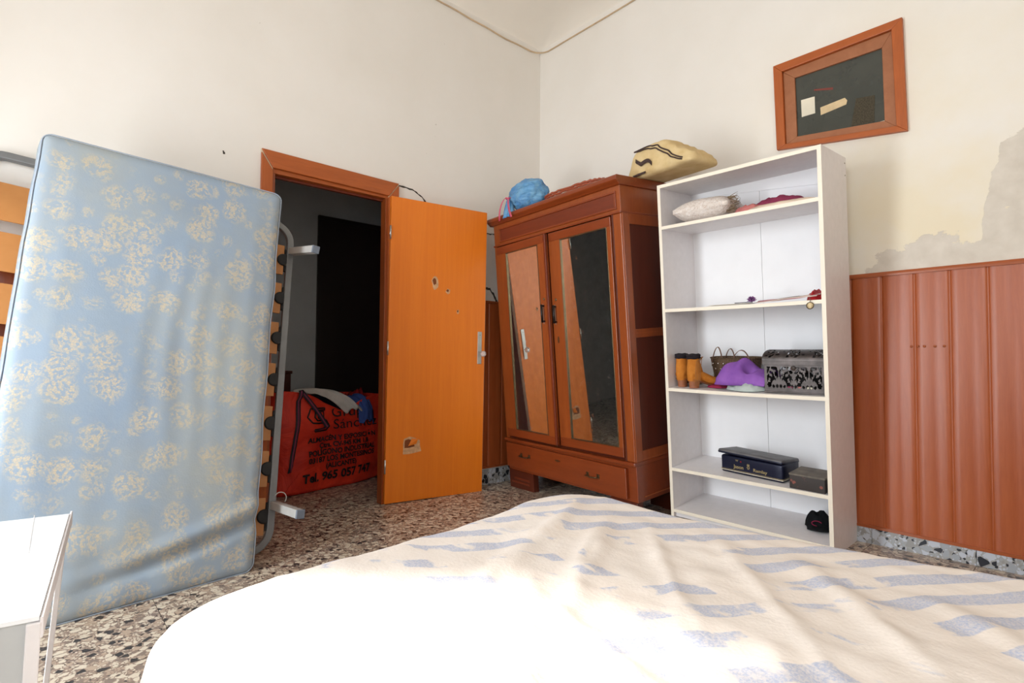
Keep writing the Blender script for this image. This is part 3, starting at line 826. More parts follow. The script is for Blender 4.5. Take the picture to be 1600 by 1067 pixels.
# --- top shelf
def sparkle_mat():
    m = NT('crushed_velvet_cream', 0.5, 0.5)
    n = m.noise(m.map((1, 1, 1)), 55, 5, 0.75, 1.5)
    m.col(m.ramp(n, [(0.34, srgb(214, 196, 184)), (0.5, srgb(240, 228, 218)), (0.62, srgb(248, 240, 234))])).bump(n, .9, .01)
    return m.m
M_velvet = sparkle_mat()
def cushion_fn(a, b, h, seed=0, pw=2.4):
    def fn(q):
        u, v = q.x / (a / 2), q.y / (b / 2)
        k = max(0.03, (1 - abs(u) ** pw) * (1 - abs(v) ** pw)) ** .42
        s = 1 - .05 * (1 - u * u) * abs(v) - .05 * (1 - v * v) * abs(u)
        w = nz((q.x * 14, q.y * 14, q.z * 20), 1, seed) * .006
        z = (q.z / (h / 2)) * h / 2 * k
        return Vector((q.x * (1 + .0), q.y, z + w * k))
    return fn
q = onshelf('cushion', 'cream crushed-velvet cushion lying at the left of the top shelf', 'cushion', .225, .155, SHZ[0], .08)
cu = MB().rbox((.31, .28, .13), .02, (16, 14, 4), cushion_fn(.31, .28, .15, 3)).xf(T(0, 0, .066)).build('cover', M_velvet, q)
q2 = MB()
for k in range(46):
    a = random.uniform(-1.2, 1.2); x = .15 + .004 * random.random(); z = .066 + .045 * math.sin(a)
    y = -.10 + .09 * math.cos(a) * random.random()
    q2.tube([(x - .02, y, z), (x + .015, y - .004, z + random.uniform(-.012, .014)), (x + .030, y, z + random.uniform(-.02, .022))], [.0022, .0014, .0005], 4)
tag(q2.build('fringe', cloth('brown_fringe', srgb(150, 130, 106)), q), kind='stuff')

def drape(name, label, cat, M, fn, nu, nv, mat, thick=.003, group=None):
    b = MB().grid(fn, nu, nv)
    o = b.build(name, mat); o.matrix_world = M
    so_ = o.modifiers.new('thickness', 'SOLIDIFY'); so_.thickness = thick; so_.offset = -1
    return tag(o, label, cat, group)
def heap(a, b, h, seed, amp=.35, fr=1.6, flat=.0, px=2.4):
    # a crumpled cloth dome; footprint a x b, height h, underside on z=0
    def fn(u, v):
        ang = u * 2 * math.pi; r = v
        e = 1 + .18 * nz((math.cos(ang) * 1.3, math.sin(ang) * 1.3, seed)) + .07 * nz((math.cos(ang) * 4, math.sin(ang) * 4, seed + 5))
        x = a / 2 * r * math.cos(ang) * e; y = b / 2 * r * math.sin(ang) * e
        k = (1 - r ** px)
        f = nz((x / a * fr * 4, y / b * fr * 2.4, seed * 1.3)) * amp + amp * .5 * abs(nz((x / a * fr * 9, y / b * fr * 6, seed + 9)))
        z = h * max(0, k) ** .55 * (.72 + f) + .0015
        return Vector((x, y, max(z, .001)))
    return fn
def heapobj(name, label, cat, M, a, b, h, seed, mat, parent=None, **kw):
    mb = MB().grid(heap(a, b, h, seed, **kw), 72, 22, cu=True)
    n0 = len(mb.v)
    # close underside
    ring = [Vector((mb.v[21 * 72 + i].x, mb.v[21 * 72 + i].y, 0)) for i in range(72)]
    mb.add(ring, [tuple(range(72))])
    for i in range(72): mb.f.append([21 * 72 + i, 21 * 72 + (i + 1) % 72, n0 + (i + 1) % 72, n0 + i]); mb.sm.append(True)
    o = mb.build(name, mat, parent)
    if parent is None: o.matrix_world = M; tag(o, label, cat)
    else: o.matrix_local = M
    return o
M_pink = cloth('raspberry_cloth', srgb(152, 62, 92)); M_rose = cloth('dusty_rose', srgb(196, 120, 116)); M_cream = cloth('cream_cloth', srgb(228, 206, 186))
hp = onshelf('folded_garments', 'raspberry and dusty rose clothes crumpled beside the cream cushion on the top shelf', 'clothes', .56, .17, SHZ[0], 0)
heapobj('raspberry_garment', None, None, T(.02, .02, .002), .30, .20, .085, 4, M_pink, hp, fr=1.4)
heapobj('rose_garment', None, None, T(-.09, -.06, 0), .16, .16, .05, 9, M_rose, hp)
hq = MBK @ T(.63, .07, SHZ[0] + .001)
heapobj('cream_cloth', 'flat cream cloth lying over the right end of the top shelf', 'cloth', hq @ T(.01, 0, 0), .34, .12, .028, 12, M_cream, fr=1.0, amp=.2)

# --- second shelf: papers, ribbon belt with purple flower, red cloth, medallion
q = onshelf('paper_sheet', 'thin dark-edged papers lying flat on the second shelf', 'paper', .34, .10, SHZ[1] + .0, .1)
for k in range(3):
    MB().box((-.10 + k * .01, -.05, .0006 + k * .0016), (.11 + k * .012, .07, .0014 + k * .0016)).build('sheet', [M_paper, M_tape, M_paper][k], q)
box('pencil', M_darkmetal, q, (.05, -.052, .0062), (.14, -.046, .0105), .001)
M_purple2 = cloth('mauve_felt', srgb(134, 88, 142)); M_ribbon = cloth('ribbon_cream', srgb(226, 206, 196)); M_ribp = cloth('ribbon_pink', srgb(196, 130, 140))
q = onshelf('ribbon_belt', 'cream and pink ribbon belt with mauve flower lying along the second shelf', 'belt', 0, .035, SHZ[1])
for k, (dy, mm) in enumerate(((0, M_ribbon), (.016, M_ribp), (.034, M_ribbon), (.05, M_rubber))):
    P = [(.515 + .285 * t, dy - .004 + .01 * math.sin(t * 5 + k), .004 + .016 * (t ** 1.5) + .006 * math.sin(t * 3.1 + k) ** 2 + .001 * k) for t in [i / 14 for i in range(15)]]
    MB().strip(P, (0, .012, .005), .0014).build('ribbon', mm, q)
fl = MB()
for layer, (rr, z) in enumerate(((.030, .010), (.022, .020), (.013, .028))):
    for k in range(7):
        a = 2 * math.pi * k / 7 + layer * .4
        c = Vector((.492, 0, z))
        d = Vector((math.cos(a), math.sin(a) * .6, .35 + .3 * math.sin(a * 2))).normalized()
        sd_ = d.cross(Vector((0, 0, 1))).normalized()
        fl.add([c, c + d * rr * .6 + sd_ * rr * .35, c + d * rr, c + d * rr * .6 - sd_ * rr * .35, c + Vector((0, 0, .004)), c + d * rr * .6 + Vector((0, 0, .006))], [(0, 1, 5, 4), (1, 2, 5), (2, 3, 5), (3, 0, 4, 5), (0, 3, 2, 1)])
fl.build('flower', M_purple2, q)
M_red = cloth('red_satin', srgb(176, 28, 34), .5, 8)
heapobj('red_cloth', 'bright red cloth bunched at the right end of the second shelf', 'cloth', MBK @ T(.775, .14, SHZ[1] + .001), .095, .20, .055, 21, M_red)
q = onshelf('medallion', 'small gold medallion hanging over the right edge of the second shelf', 'medal', .778, -.006, SHZ[1])
MB().lathe([(0, 0), (.016, 0), (.017, .001), (.017, .003), (.013, .004), (0, .004)], (0, 0, -.026), 18, (0, -1, 0)).build('disc', M_brass, q)
MB().tube([(0, -.002, -.010), (.003, -.002, .0), (0, .004, .004), (-.004, .016, .003)], .0015, 6).build('ring', M_brass, q)

# --- third shelf: ankle boots
M_boot = NT('tan_suede', 0.85, 0.2); M_boot.col(M_boot.ramp(M_boot.noise(M_boot.obj(), 30, 4), [(0.3, srgb(176, 104, 34)), (0.7, srgb(200, 128, 52))])); M_boot = M_boot.m
M_heel = plain('stacked_heel', srgb(158, 96, 62), .5, var=.12); M_knit = cloth('dark_knit', srgb(44, 38, 42), .95, 90, .8); M_lace = cloth('tan_lace', srgb(172, 118, 70))
def make_boot():
    r_ = thing('ankle_boot', None, 'boot')
    # local: heel back at y=0, toe towards +y
    def sec(t):   # shaft sections z, centre y, half widths
        return t
    S_ = [(.040, .040, .030, .044), (.060, .042, .0325, .047), (.085, .040, .0335, .047), (.110, .037, .033, .043), (.135, .035, .031, .037), (.158, .034, .029, .033), (.168, .034, .0285, .032)]
    b = MB()
    def fn(u, v):
        i = min(int(v * (len(S_) - 1)), len(S_) - 2); f = v * (len(S_) - 1) - i
        z, cy, a, c = [S_[i][k] * (1 - f) + S_[i + 1][k] * f for k in range(4)]
        an = u * 2 * math.pi
        return Vector((a * math.cos(an), cy + c * math.sin(an), z))
    b.grid(fn, 24, 14, cu=True)
    b.build('shaft', M_boot, r_)
    # foot vamp: sweep along y
    P_ = [(.010, .030, .050, .034, .095), (.045, .034, .044, .034, .105), (.085, .036, .026, .020, .088), (.125, .040, .012, .010, .066), (.165, .039, .008, .008, .050), (.200, .030, .007, .010, .040), (.218, .014, .010, .014, .030), (.223, .003, .016, .018, .024)]
    def fv(u, v):
        i = min(int(v * (len(P_) - 1)), len(P_) - 2); f = v * (len(P_) - 1) - i
        y, w, zb, _, zt = [P_[i][k] * (1 - f) + P_[i + 1][k] * f for k in range(5)]
        an = u * 2 * math.pi; cz = (zb + zt) / 2; hz = (zt - zb) / 2
        sx = math.copysign(abs(math.cos(an)) ** .8, math.cos(an))
        return Vector((w * sx, y, cz + hz * math.sin(an)))
    MB().grid(fv, 20, 24, cu=True).build('vamp', M_boot, r_)
    def fh(u, v):
        an = u * 2 * math.pi; z = .052 * v; k = 1 + .16 * v ** 2
        return Vector((.0245 * k * math.cos(an), .032 + .027 * k * math.sin(an), z))
    h = MB().grid(fh, 20, 6, cu=True); h.add([fh(i / 20, 0) for i in range(20)], [tuple(range(20))]); h.build('heel', M_heel, r_)
    def fs(u, v):
        i = min(int(v * (len(P_) - 1)), len(P_) - 2); f = v * (len(P_) - 1) - i
        y, w, zb, _, zt = [P_[i][k] * (1 - f) + P_[i + 1][k] * f for k in range(5)]
        an = u * 2 * math.pi
        return Vector(((w + .002) * math.cos(an), y, zb - .002 + .0035 * math.sin(an)))
    MB().grid(fs, 14, 20, cu=True).build('sole', M_heel, r_)
    for z, rr in ((.170, .0075), (.182, .0075)):
        MB().tube([(.030 * math.cos(a), .034 + .033 * math.sin(a), z + .0015 * math.sin(a * 5)) for a in [2 * math.pi * k / 24 for k in range(24)]], rr, 8, True).build('knit_collar', M_knit, r_)
    return r_
bt = make_boot()
bt.matrix_world = MBK @ T(.060, .045, SHZ[2] + .001) @ RZ(R(-6)); bt['label'] = 'tan suede ankle boot nearest the left panel of the shelving'
bt['group'] = 'pair of tan ankle boots'
b2 = bt.copy(); COL.objects.link(b2); b2.matrix_world = MBK @ T(.130, .028, SHZ[2] + .001) @ RZ(R(-32)) ; b2['label'] = 'tan suede ankle boot on the right of its pair, with a long lace hanging down'
for ch in list(bt.children):
    c = ch.copy(); COL.objects.link(c); c.parent = b2
for k in range(4):
    MB().tube([(.012, .066 + .002 * k, .165), (.020 + .004 * k, .075, .172), (.036 + .003 * k, .062 - .012 * k, .15), (.040 + .004 * k, .05 - .012 * k, .10), (.042, .045 - .010 * k, .05 - .006 * k), (.043, .036 - .008 * k, .015)], .0016, 5).build('lace', M_lace, b2)

# --- basket bag
M_straw = NT('woven_straw', 0.9, 0.2)
_w1 = M_straw.n.new('ShaderNodeTexWave'); _w1.inputs['Scale'].default_value = 60; _w1.bands_direction = 'Z'; M_straw.l(M_straw.obj(), _w1.inputs['Vector'])
_w2 = M_straw.n.new('ShaderNodeTexWave'); _w2.inputs['Scale'].default_value = 30; _w2.bands_direction = 'X'; M_straw.l(M_straw.obj(), _w2.inputs['Vector'])
_wf = M_straw.math('MULTIPLY', _w1.outputs['Fac'], _w2.outputs['Fac'])
M_straw.col(M_straw.ramp(_wf, [(0.05, srgb(92, 72, 56)), (0.6, srgb(150, 126, 100))])).bump(_wf, .9, .006); M_straw = M_straw.m
M_stud = plain('silver_stud', srgb(230, 228, 220), .25, .8)
M_strap = plain('brown_strap', srgb(124, 92, 74), .6)
q = onshelf('basket_bag', 'small woven brown basket bag with thin handles behind the boots', 'bag', .295, .262, SHZ[2], R(-4))
def fb(u, v):
    an = u * 2 * math.pi; a = .115 + .025 * v; c = .055 + .012 * v
    return Vector((a * math.copysign(abs(math.cos(an)) ** .6, math.cos(an)), c * math.copysign(abs(math.sin(an)) ** .6, math.sin(an)), .004 + .150 * v + .0015 * math.sin(an * 20)))
b = MB().grid(fb, 64, 20, cu=True); b.add([fb(i / 64, 0) for i in range(64)], [tuple(range(64))]).build('body', M_straw, q).modifiers.new('t', 'SOLIDIFY').thickness = .004
for zz in (.045, .155): MB().tube([fb(k / 40, zz / .15 * .97) * 1.0 + Vector((0, 0, 0)) for k in range(40)], .004, 6, True).build('braid_rim', M_straw, q)
for k in range(7):
    for (zz, off) in ((.06, 0), (.095, .5), (.125, 0)):
        x = -.10 + (k + off) * .032
        if abs(x) < .12: MB().lathe([(.0045, 0), (.004, .002), (0, .003)], (x, -.066 - .006 * zz / .15, zz), 8, (0, -1, 0)).build('stud', M_stud, q)
for x0, x1, hh, y_ in ((-.11, -.045, .062, -.062), (-.095, -.03, .045, .05), (.005, .12, .045, -.062)):
    P = [(x0 + (x1 - x0) * t, y_ + .01 * math.sin(math.pi * t), .110 + (hh + .045) * math.sin(math.pi * t) ** .6) for t in [i / 16 for i in range(17)]]
    MB().strip(P, (0, .008, .002), .003).build('handle', M_strap, q)
M_purp = cloth('violet_wool', srgb(146, 96, 178), .95, 60, .25, srgb(126, 78, 160)); M_mint = cloth('pale_mint_cotton', srgb(186, 196, 192), .9); M_mag = cloth('magenta_cloth', srgb(150, 42, 74))
heapobj('magenta_cloth', 'small magenta cloth peeking from under the basket bag', 'cloth', MBK @ T(.255, .125, SHZ[2] + .001), .11, .09, .022, 31, M_mag)
heapobj('mint_cloth', 'pale mint cloth folded under the violet garment', 'cloth', MBK @ T(.43, .110, SHZ[2] + .001), .22, .19, .055, 33, M_mint, fr=2.4, amp=.4)
# violet garment: a cowl-like fold rising at the left, falling right
def fpv(u, v):
    x = -.115 + .26 * u; ridge = .110 * math.exp(-((u - .46) / .25) ** 2) + .075 * math.exp(-((u - .16) / .15) ** 2) + .060 * math.exp(-((u - .88) / .22) ** 2)
    y = -.085 + .19 * v
    f = math.sin(math.pi * min(1, max(0, v))) ** .55
    z = .044 + ridge * f + .010 * math.sin(u * 11 + v * 5) * f - (.016 if v < .08 else 0)
    hol = .055 * math.exp(-((u - .60) / .10) ** 2 - ((v - .30) / .16) ** 2)
    return Vector((x + .02 * (v - .5), y - .018 * math.sin(u * 6.0), max(.006 if 0.05 < u < .95 else .004, z - hol)))
drape('violet_garment', 'violet woollen garment heaped on the pale mint cloth next to the metal casket', 'clothes', MBK @ T(.400, .120, SHZ[2] + .001), fpv, 60, 34, M_purp, .005)

# --- ornate metal casket
M_cask = NT('blackened_tin', 0.42, 0.5, 0.55); M_cask.col(M_cask.ramp(M_cask.noise(M_cask.obj(), 25, 4), [(0.3, srgb(62, 56, 54)), (0.7, srgb(92, 84, 82))])); M_cask = M_cask.m
M_inside = plain('dark_inside', srgb(20, 16, 16), .95)
q = onshelf('metal_casket', 'openwork dark metal casket with domed lid at the right of the third shelf', 'casket', .675, .135, SHZ[2], R(1.5))
CW, CDp, CHh = .275, .185, .138
def plate(cell_fn, parent, name, Mx):
    """openwork panel: vertical plate in xz with holes left out, built on a fine grid"""
    nx_, nz_ = 66, 32; b = MB(); idx = {}
    def vid(i, j, back):
        k = (i, j, back)
        if k not in idx:
            idx[k] = len(b.v); b.v.append(Vector((-CW / 2 + CW * i / nx_, .002 if back else 0, CHh * j / nz_)))
        return idx[k]
    solid = lambda i, j: 0 <= i < nx_ and 0 <= j < nz_ and cell_fn((i + .5) / nx_, (j + .5) / nz_)
    for i in range(nx_):
        for j in range(nz_):
            if not solid(i, j): continue
            b.f.append([vid(i, j, 0), vid(i + 1, j, 0), vid(i + 1, j + 1, 0), vid(i, j + 1, 0)]); b.sm.append(False)
            for (di, dj, p, r2) in ((-1, 0, (i, j + 1), (i, j)), (1, 0, (i + 1, j), (i + 1, j + 1)), (0, -1, (i, j), (i + 1, j)), (0, 1, (i + 1, j + 1), (i, j + 1))):
                if not solid(i + di, j + dj):
                    b.f.append([vid(*p, 0), vid(*r2, 0), vid(*r2, 1), vid(*p, 1)]); b.sm.append(False)
    b.xf(Mx)
    return b.build(name, M_cask, parent)
def damask(u, v):
    if u < .04 or u > .96 or v < .10 or v > .93: return True
    x = abs(((u * 2) % 1) - .5) * 2; y = (v - .10) / .83      # mirrored motif, twice along the panel
    holes = [(.16, .60, .13, .26, .35, 1), (.42, .38, .20, .16, -.6, 1), (.50, .66, .17, .10, .5, 1), (.30, .90, .24, .07, .05, 0), (.80, .44, .10, .25, .55, 1), (.66, .18, .14, .12, .3, 0),
             (.80, .76, .16, .08, -.5, 0), (.12, .13, .08, .09, 0, 0), (.38, .12, .10, .07, .2, 0), (.90, .13, .07, .09, 0, 0), (.70, .92, .14, .05, 0, 0), (.60, .50, .06, .07, .4, 0)]
    for (cx, cy, a, c, t, cres) in holes:
        dx, dy = x - cx, y - cy
        X_ = dx * math.cos(t) + dy * math.sin(t); Y_ = -dx * math.sin(t) + dy * math.cos(t)
        if (X_ / a) ** 2 + (Y_ / c) ** 2 < 1 and (not cres or (X_ / a) ** 2 + ((Y_ + c * 1.0) / (c * .95)) ** 2 > .75): return False
    return True
plate(damask, q, 'front_panel', T(0, -CDp / 2, .006))
plate(damask, q, 'back_panel', T(0, CDp / 2 - .002, .006))
for sx in (-1, 1): box('end_panel', M_cask, q, (min(sx * CW / 2, sx * (CW / 2 - .002)), -CDp / 2, .006), (max(sx * CW / 2, sx * (CW / 2 - .002)), CDp / 2, CHh + .006), .0005)
box('base_plate', M_cask, q, (-CW / 2 - .003, -CDp / 2 - .003, 0), (CW / 2 + .003, CDp / 2 + .003, .008), .002)
heapobj('dark_fill', None, None, T(0, 0, .010), .24, .15, .11, 41, M_inside, q)  # near-black heap filling the casket behind the openwork
for k, (x, mm) in enumerate(((-.02, M_pink), (.022, M_rose), (.068, M_paper))): box('trinket', mm, q, (x - .012, -.088, .012), (x + .012, -.082, .034), .003)
# domed openwork lid
b = MB(); idx = {}; nx_, na = 70, 26
def lp(i, j, back):
    k = (i, j, back)
    if k not in idx:
        a = j / na * math.pi; rad = 1 - (.03 if back else 0)
        yy = -math.cos(a) * (CDp / 2 + .006) * rad; zz = .145 + .012 + math.sin(a) ** .7 * .052 * rad
        xx = (-CW / 2 - .007) + (CW + .014) * i / nx_
        idx[k] = len(b.v); b.v.append(Vector((xx, yy, zz)))
    return idx[k]
def lsol(i, j):
    if not (0 <= i < nx_ and 0 <= j < na): return False
    if i < 3 or i > nx_ - 4 or j < 2 or j > na - 3: return True
    u, v = i / nx_, j / na
    return not (math.sin(u * 46 + 2.2 * math.sin(v * 20)) * math.sin(v * 24 + 1.6 * math.sin(u * 30)) > .34)
for i in range(nx_):
    for j in range(na):
        if not lsol(i, j): continue
        b.f.append([lp(i, j, 0), lp(i + 1, j, 0), lp(i + 1, j + 1, 0), lp(i, j + 1, 0)]); b.sm.append(False)
        for (di, dj, p, r2) in ((-1, 0, (i, j + 1), (i, j)), (1, 0, (i + 1, j), (i + 1, j + 1)), (0, -1, (i, j), (i + 1, j)), (0, 1, (i + 1, j + 1), (i, j + 1))):
            if not lsol(i + di, j + dj): b.f.append([lp(*p, 0), lp(*r2, 0), lp(*r2, 1), lp(*p, 1)]); b.sm.append(False)
lid = b.build('lid', M_cask, q)
box('lid_rim', M_cask, lid, (-CW / 2 - .007, -CDp / 2 - .007, .140), (CW / 2 + .007, -CDp / 2 - .003, .160), .001)
box('lid_rim', M_cask, lid, (-CW / 2 - .007, CDp / 2 + .003, .140), (CW / 2 + .007, CDp / 2 + .007, .160), .001)
for sx in (-1, 1):
    P = [(-(CDp / 2 + .006) * math.cos(k / 12 * math.pi), .157 + math.sin(k / 12 * math.pi) ** .7 * .052) for k in range(13)]
    MB().prism(P + [(CDp / 2 + .006, .142), (-(CDp / 2 + .006), .142)], 0, sx * (CW / 2 + .005) - .001, sx * (CW / 2 + .005) + .001).build('lid_end', M_cask, lid)
MB().lathe([(.002, 0), (.012, .001), (.010, .004), (.004, .006), (0, .008)], (0, -CDp / 2 - .003, .125), 12, (0, -1, 0)).build('clasp', M_cask, q)

# --- fourth shelf: navy tin with gold lettering, small floral box
M_navy = plain('navy_tin', srgb(22, 26, 50), .35, .3, var=.1); M_gold = plain('gold_print', srgb(168, 150, 104), .5, .3)
M_lid = plain('worn_grey_lid', srgb(98, 96, 98), .5, .2, var=.2, scale=18); M_cream2 = plain('cream_line', srgb(206, 196, 176), .5)
def text_mesh(s, size, name, mat, parent, M, extr=.0004, bold=0.0, warp=None, align='CENTER', sx=1.0):
    cu_ = bpy.data.curves.new('lettering', 'FONT'); cu_.body = s; cu_.size = size; cu_.extrude = extr if warp is None else 0; cu_.align_x = align
    cu_.offset = bold; cu_.resolution_u = 3
    to = bpy.data.objects.new('lettering', cu_); COL.objects.link(to)
    dg = bpy.context.evaluated_depsgraph_get(); dg.update()
    me = bpy.data.meshes.new_from_object(to.evaluated_get(dg)); bpy.data.objects.remove(to); 
    me.name = name
    o = bpy.data.objects.new(name, me); COL.objects.link(o); me.materials.clear(); me.materials.append(mat)
    if parent: o.parent = parent
    if warp:
        for v in me.vertices: v.co = warp(v.co.x * sx, v.co.y)
    else:
        o.matrix_local = M @ Matrix.Diagonal((sx, 1, 1, 1))
    return o
q = onshelf('navy_tin', 'long navy tin box with gold lettering and its lid ajar', 'tin', .265, .098, SHZ[3], R(-7.5))
TW, TD, THh = .345, .165, .092
MB().rbox((TW, TD, THh), .010, (8, 4, 3)).xf(T(TW / 2, TD / 2, THh / 2)).build('body', M_navy, q)
MB().rbox((TW + .002, TD + .002, .0045), .0018, (6, 4, 1)).xf(T(TW / 2, TD / 2, .013)).build('cream_line', M_cream2, q)
MB().rbox((TW + .0015, TD + .0015, .002), .0008, (6, 4, 1)).xf(T(TW / 2, TD / 2, .019)).build('gold_line', M_gold, q)
lidm = T(-.004, -.006, THh + .018) @ RZ(R(.5)) @ RY(R(1.2)) @ RX(R(-7)) 
ld = MB().rbox((TW + .012, TD + .012, .020), .008, (8, 4, 2)).xf(T(TW / 2, TD / 2, .006)).build('lid', M_lid, q); ld.matrix_local = lidm
MB().rbox((TW + .013, TD + .013, .014), .006, (8, 4, 1)).xf(T(TW / 2, TD / 2, .001)).build('lid_side', M_navy, ld)
FR = T(0, -.0006, 0) @ RX(R(90))
text_mesh('Jason', .027, 'lettering', M_gold, q, T(.105, -.0006, .031) @ RX(R(90)), bold=.0004)
text_mesh('Ramlay', .023, 'lettering', M_gold, q, T(.225, -.0006, .031) @ RX(R(90)), bold=.0004, sx=1.15)
text_mesh('W', .016, 'lettering', M_gold, q, T(.095, -.0006, .068) @ RX(R(90)))
cr = MB()
for k in range(6):
    a = 2 * math.pi * k / 6; cr.lathe([(.003, 0), (.0025, .0008), (0, .001)], (.160 + .006 * math.cos(a), -.0002, .046 + .007 * math.sin(a)), 8, (0, -1, 0))
cr.prism([(.152, .056), (.155, .066), (.158, .059), (.160, .068), (.162, .059), (.165, .066), (.168, .056)], 1, -.0008, 0).build('crown_emblem', M_gold, q)
MB().lathe([(.004, 0), (.004, .0006), (0, .0008)], (.118, -.0002, .070), 8, (0, -1, 0)).build('red_dot', M_red, q)

M_oldtin = NT('faded_floral_tin', 0.6, 0.4, 0.1)
_v = M_oldtin.vor(M_oldtin.obj(), 28, 'F1'); _vc = M_oldtin.step(M_oldtin.noise(M_oldtin.obj(), 14, 2), .44, .46)
M_oldtin.col(M_oldtin.mix(M_oldtin.math('MULTIPLY', M_oldtin.math('SUBTRACT', 1.0, M_oldtin.step(_v, .22, .30)), _vc), srgb(60, 54, 52), srgb(138, 82, 72))); M_oldtin = M_oldtin.m
M_dusttop = plain('dusty_brown_lid', srgb(112, 104, 94), .7, var=.2, scale=20)
q = onshelf('floral_tin', 'small dark tin box with faded flowers and dusty lid beside the navy tin', 'tin', .652, .010, SHZ[3], R(-2))
MB().rbox((.160, .15, .072), .004, (4, 4, 2)).xf(T(.080, .075, .036)).build('body', M_oldtin, q)
MB().rbox((.163, .153, .010), .003, (4, 4, 1)).xf(T(.080, .075, .070)).build('lid', M_dusttop, q)
# --- bottom shelf: black cap
M_blk = cloth('black_cotton', srgb(16, 18, 20), .9)
q = onshelf('black_cap', 'black cap with a red curl mark at the right of the bottom shelf', 'cap', .712, .23, TH, R(-160))
heapobj('crown', None, None, T(0, 0, .0), .13, .13, .095, 51, M_blk, q, fr=1.0, amp=.2)
MB().grid(lambda u, v: Vector((-.06 + .12 * u, .045 + .075 * v * math.sin(math.pi * (.12 + .76 * u)), .010 + .012 * math.sin(math.pi * u) - .006 * v)), 14, 6).build('brim', M_blk, q).modifiers.new('t', 'SOLIDIFY').thickness = .003
q2_ = onshelf('x', 'x', 'x', 0, 0, 0); bpy.data.objects.remove(q2_)
mk = MB().tube([(.022 * math.cos(a) - .02, -.071 - .004 * math.sin(a), .035 + .014 * math.sin(a)) for a in [R(20 + 250 * k / 12) for k in range(13)]], .0022, 6).build('red_curl_mark', M_mag, q)
mk.matrix_local = RZ(R(175)) @ T(.01, .0, 0) @ Matrix.Identity(4)

# ------------------------------------------------------------------ things on the wardrobe
def onward(name, label, cat, x, y, rz=0, z=2.0125, group=None): return thing(name, label, cat, MW @ T(x, y, z) @ RZ(rz), group)
M_blue = NT('blue_plastic_film', 0.25, 0.6)
_n = M_blue.noise(M_blue.obj(), 7, 4, .6, 1.0)
M_blue.col(M_blue.ramp(_n, [(0.3, srgb(52, 128, 196)), (0.7, srgb(128, 182, 214))])).bump(M_blue.noise(M_blue.map((1, 1, 3)), 16, 5, .65, 1.2), .8, .02)
M_blue.p.inputs['Subsurface Weight'].default_value = 0; M_blue = M_blue.m
M_tie = plain('pink_ties', srgb(206, 84, 116), .45)
q = onward('plastic_bag', 'stuffed blue plastic bag tied with pink strings on the wardrobe top', 'bag', .34, .085)
def fbag(u, v):
    an = u * 2 * math.pi; ph = v * math.pi
    d = Vector((math.sin(ph) * math.cos(an), math.sin(ph) * math.sin(an), math.cos(ph)))
    # gathers radiating from the knot at lower left front
    kn = Vector((-.75, -.6, .15)).normalized(); c = max(-1, min(1, d.dot(kn))); th = math.acos(c)
    e1 = kn.cross(Vector((0, 0, 1))).normalized(); e2 = kn.cross(e1); az = math.atan2(d.dot(e2), d.dot(e1))
    pleat = .07 * math.sin(az * 15 + 2 * nz(d * 2)) * math.exp(-th * 1.5)
    r = 1 + pleat + .12 * nz(d * 2.2, 1, 3) + .05 * nz(d * 6, 1, 7)
    p = Vector((d.x * .165, d.y * .125, d.z * .115)) * r
    return Vector((p.x, p.y, max(-.098, p.z) + .100))
bo = MB().grid(fbag, 90, 46, cu=True).build('bag_body', M_blue, q)
def ftail(u, v):
    an = u * 2 * math.pi
    r = .018 + .045 * v ** .8; r *= 1 + .22 * math.sin(an * 7 + v * 3)
    return Vector((-.100 - .020 * v + r * math.cos(an) * .9, -.105 + .0 * v + r * math.sin(an) * .5, .100 - .135 * v))
MB().grid(ftail, 60, 16, cu=True).build('gathered_neck', M_blue, q)
MB().tube([(-.100 + .026 * math.cos(a), -.106 + .022 * math.sin(a), .098 + .006 * math.sin(2 * a)) for a in [2 * math.pi * k / 20 for k in range(20)]], .006, 7, True).build('tie_loop', M_tie, q)
for (x0, dx) in ((-.124, -.050), (-.078, .045)):
    P = [(x0 + dx * t, -.128 - .028 * math.sin(t * 2.2), .100 - .150 * t ** 1.3) for t in [i / 10 for i in range(11)]]
    MB().strip(P, (.016, 0, .003), .003).build('tie_string', M_tie, q)
# wicker tray
M_wick = wood('red_wicker', srgb(130, 58, 34), srgb(170, 84, 52), .6, (30, 4, 30), 1, 1)
q = onward('wicker_tray', 'flat reddish woven wicker tray lying on the wardrobe top', 'tray', .80, .125, R(2))
for k, (s_, z_, r_) in enumerate(((1.0, .010, .009), (1.03, .022, .009), (1.06, .034, .009))):
    P = [( .245 * s_ * math.copysign(abs(math.cos(a)) ** .55, math.cos(a)), .115 * s_ * math.copysign(abs(math.sin(a)) ** .55, math.sin(a)), z_ + .003 * math.sin(a * 28 + k * 2)) for a in [2 * math.pi * i / 90 for i in range(90)]]
    MB().tube(P, r_ * .8, 7, True).build('woven_rim', M_wick, q)
for k in range(15):
    y = -.098 + k * .014
    MB().tube([(-.235 + .47 * i / 20, y, .008 + .0035 * (1 if (i + k) % 2 else -1)) for i in range(21)], .0055, 6).build('weaver', M_wick, q)
# dark small purse-like thing at the right front
M_dk = cloth('dark_leather', srgb(60, 34, 30), .5)
heapobj('dark_pouch', 'small dark brown pouch on the front right corner of the wardrobe top', 'pouch', MW @ T(1.10, .09, 2.0125), .10, .07, .028, 61, M_dk, amp=.15)
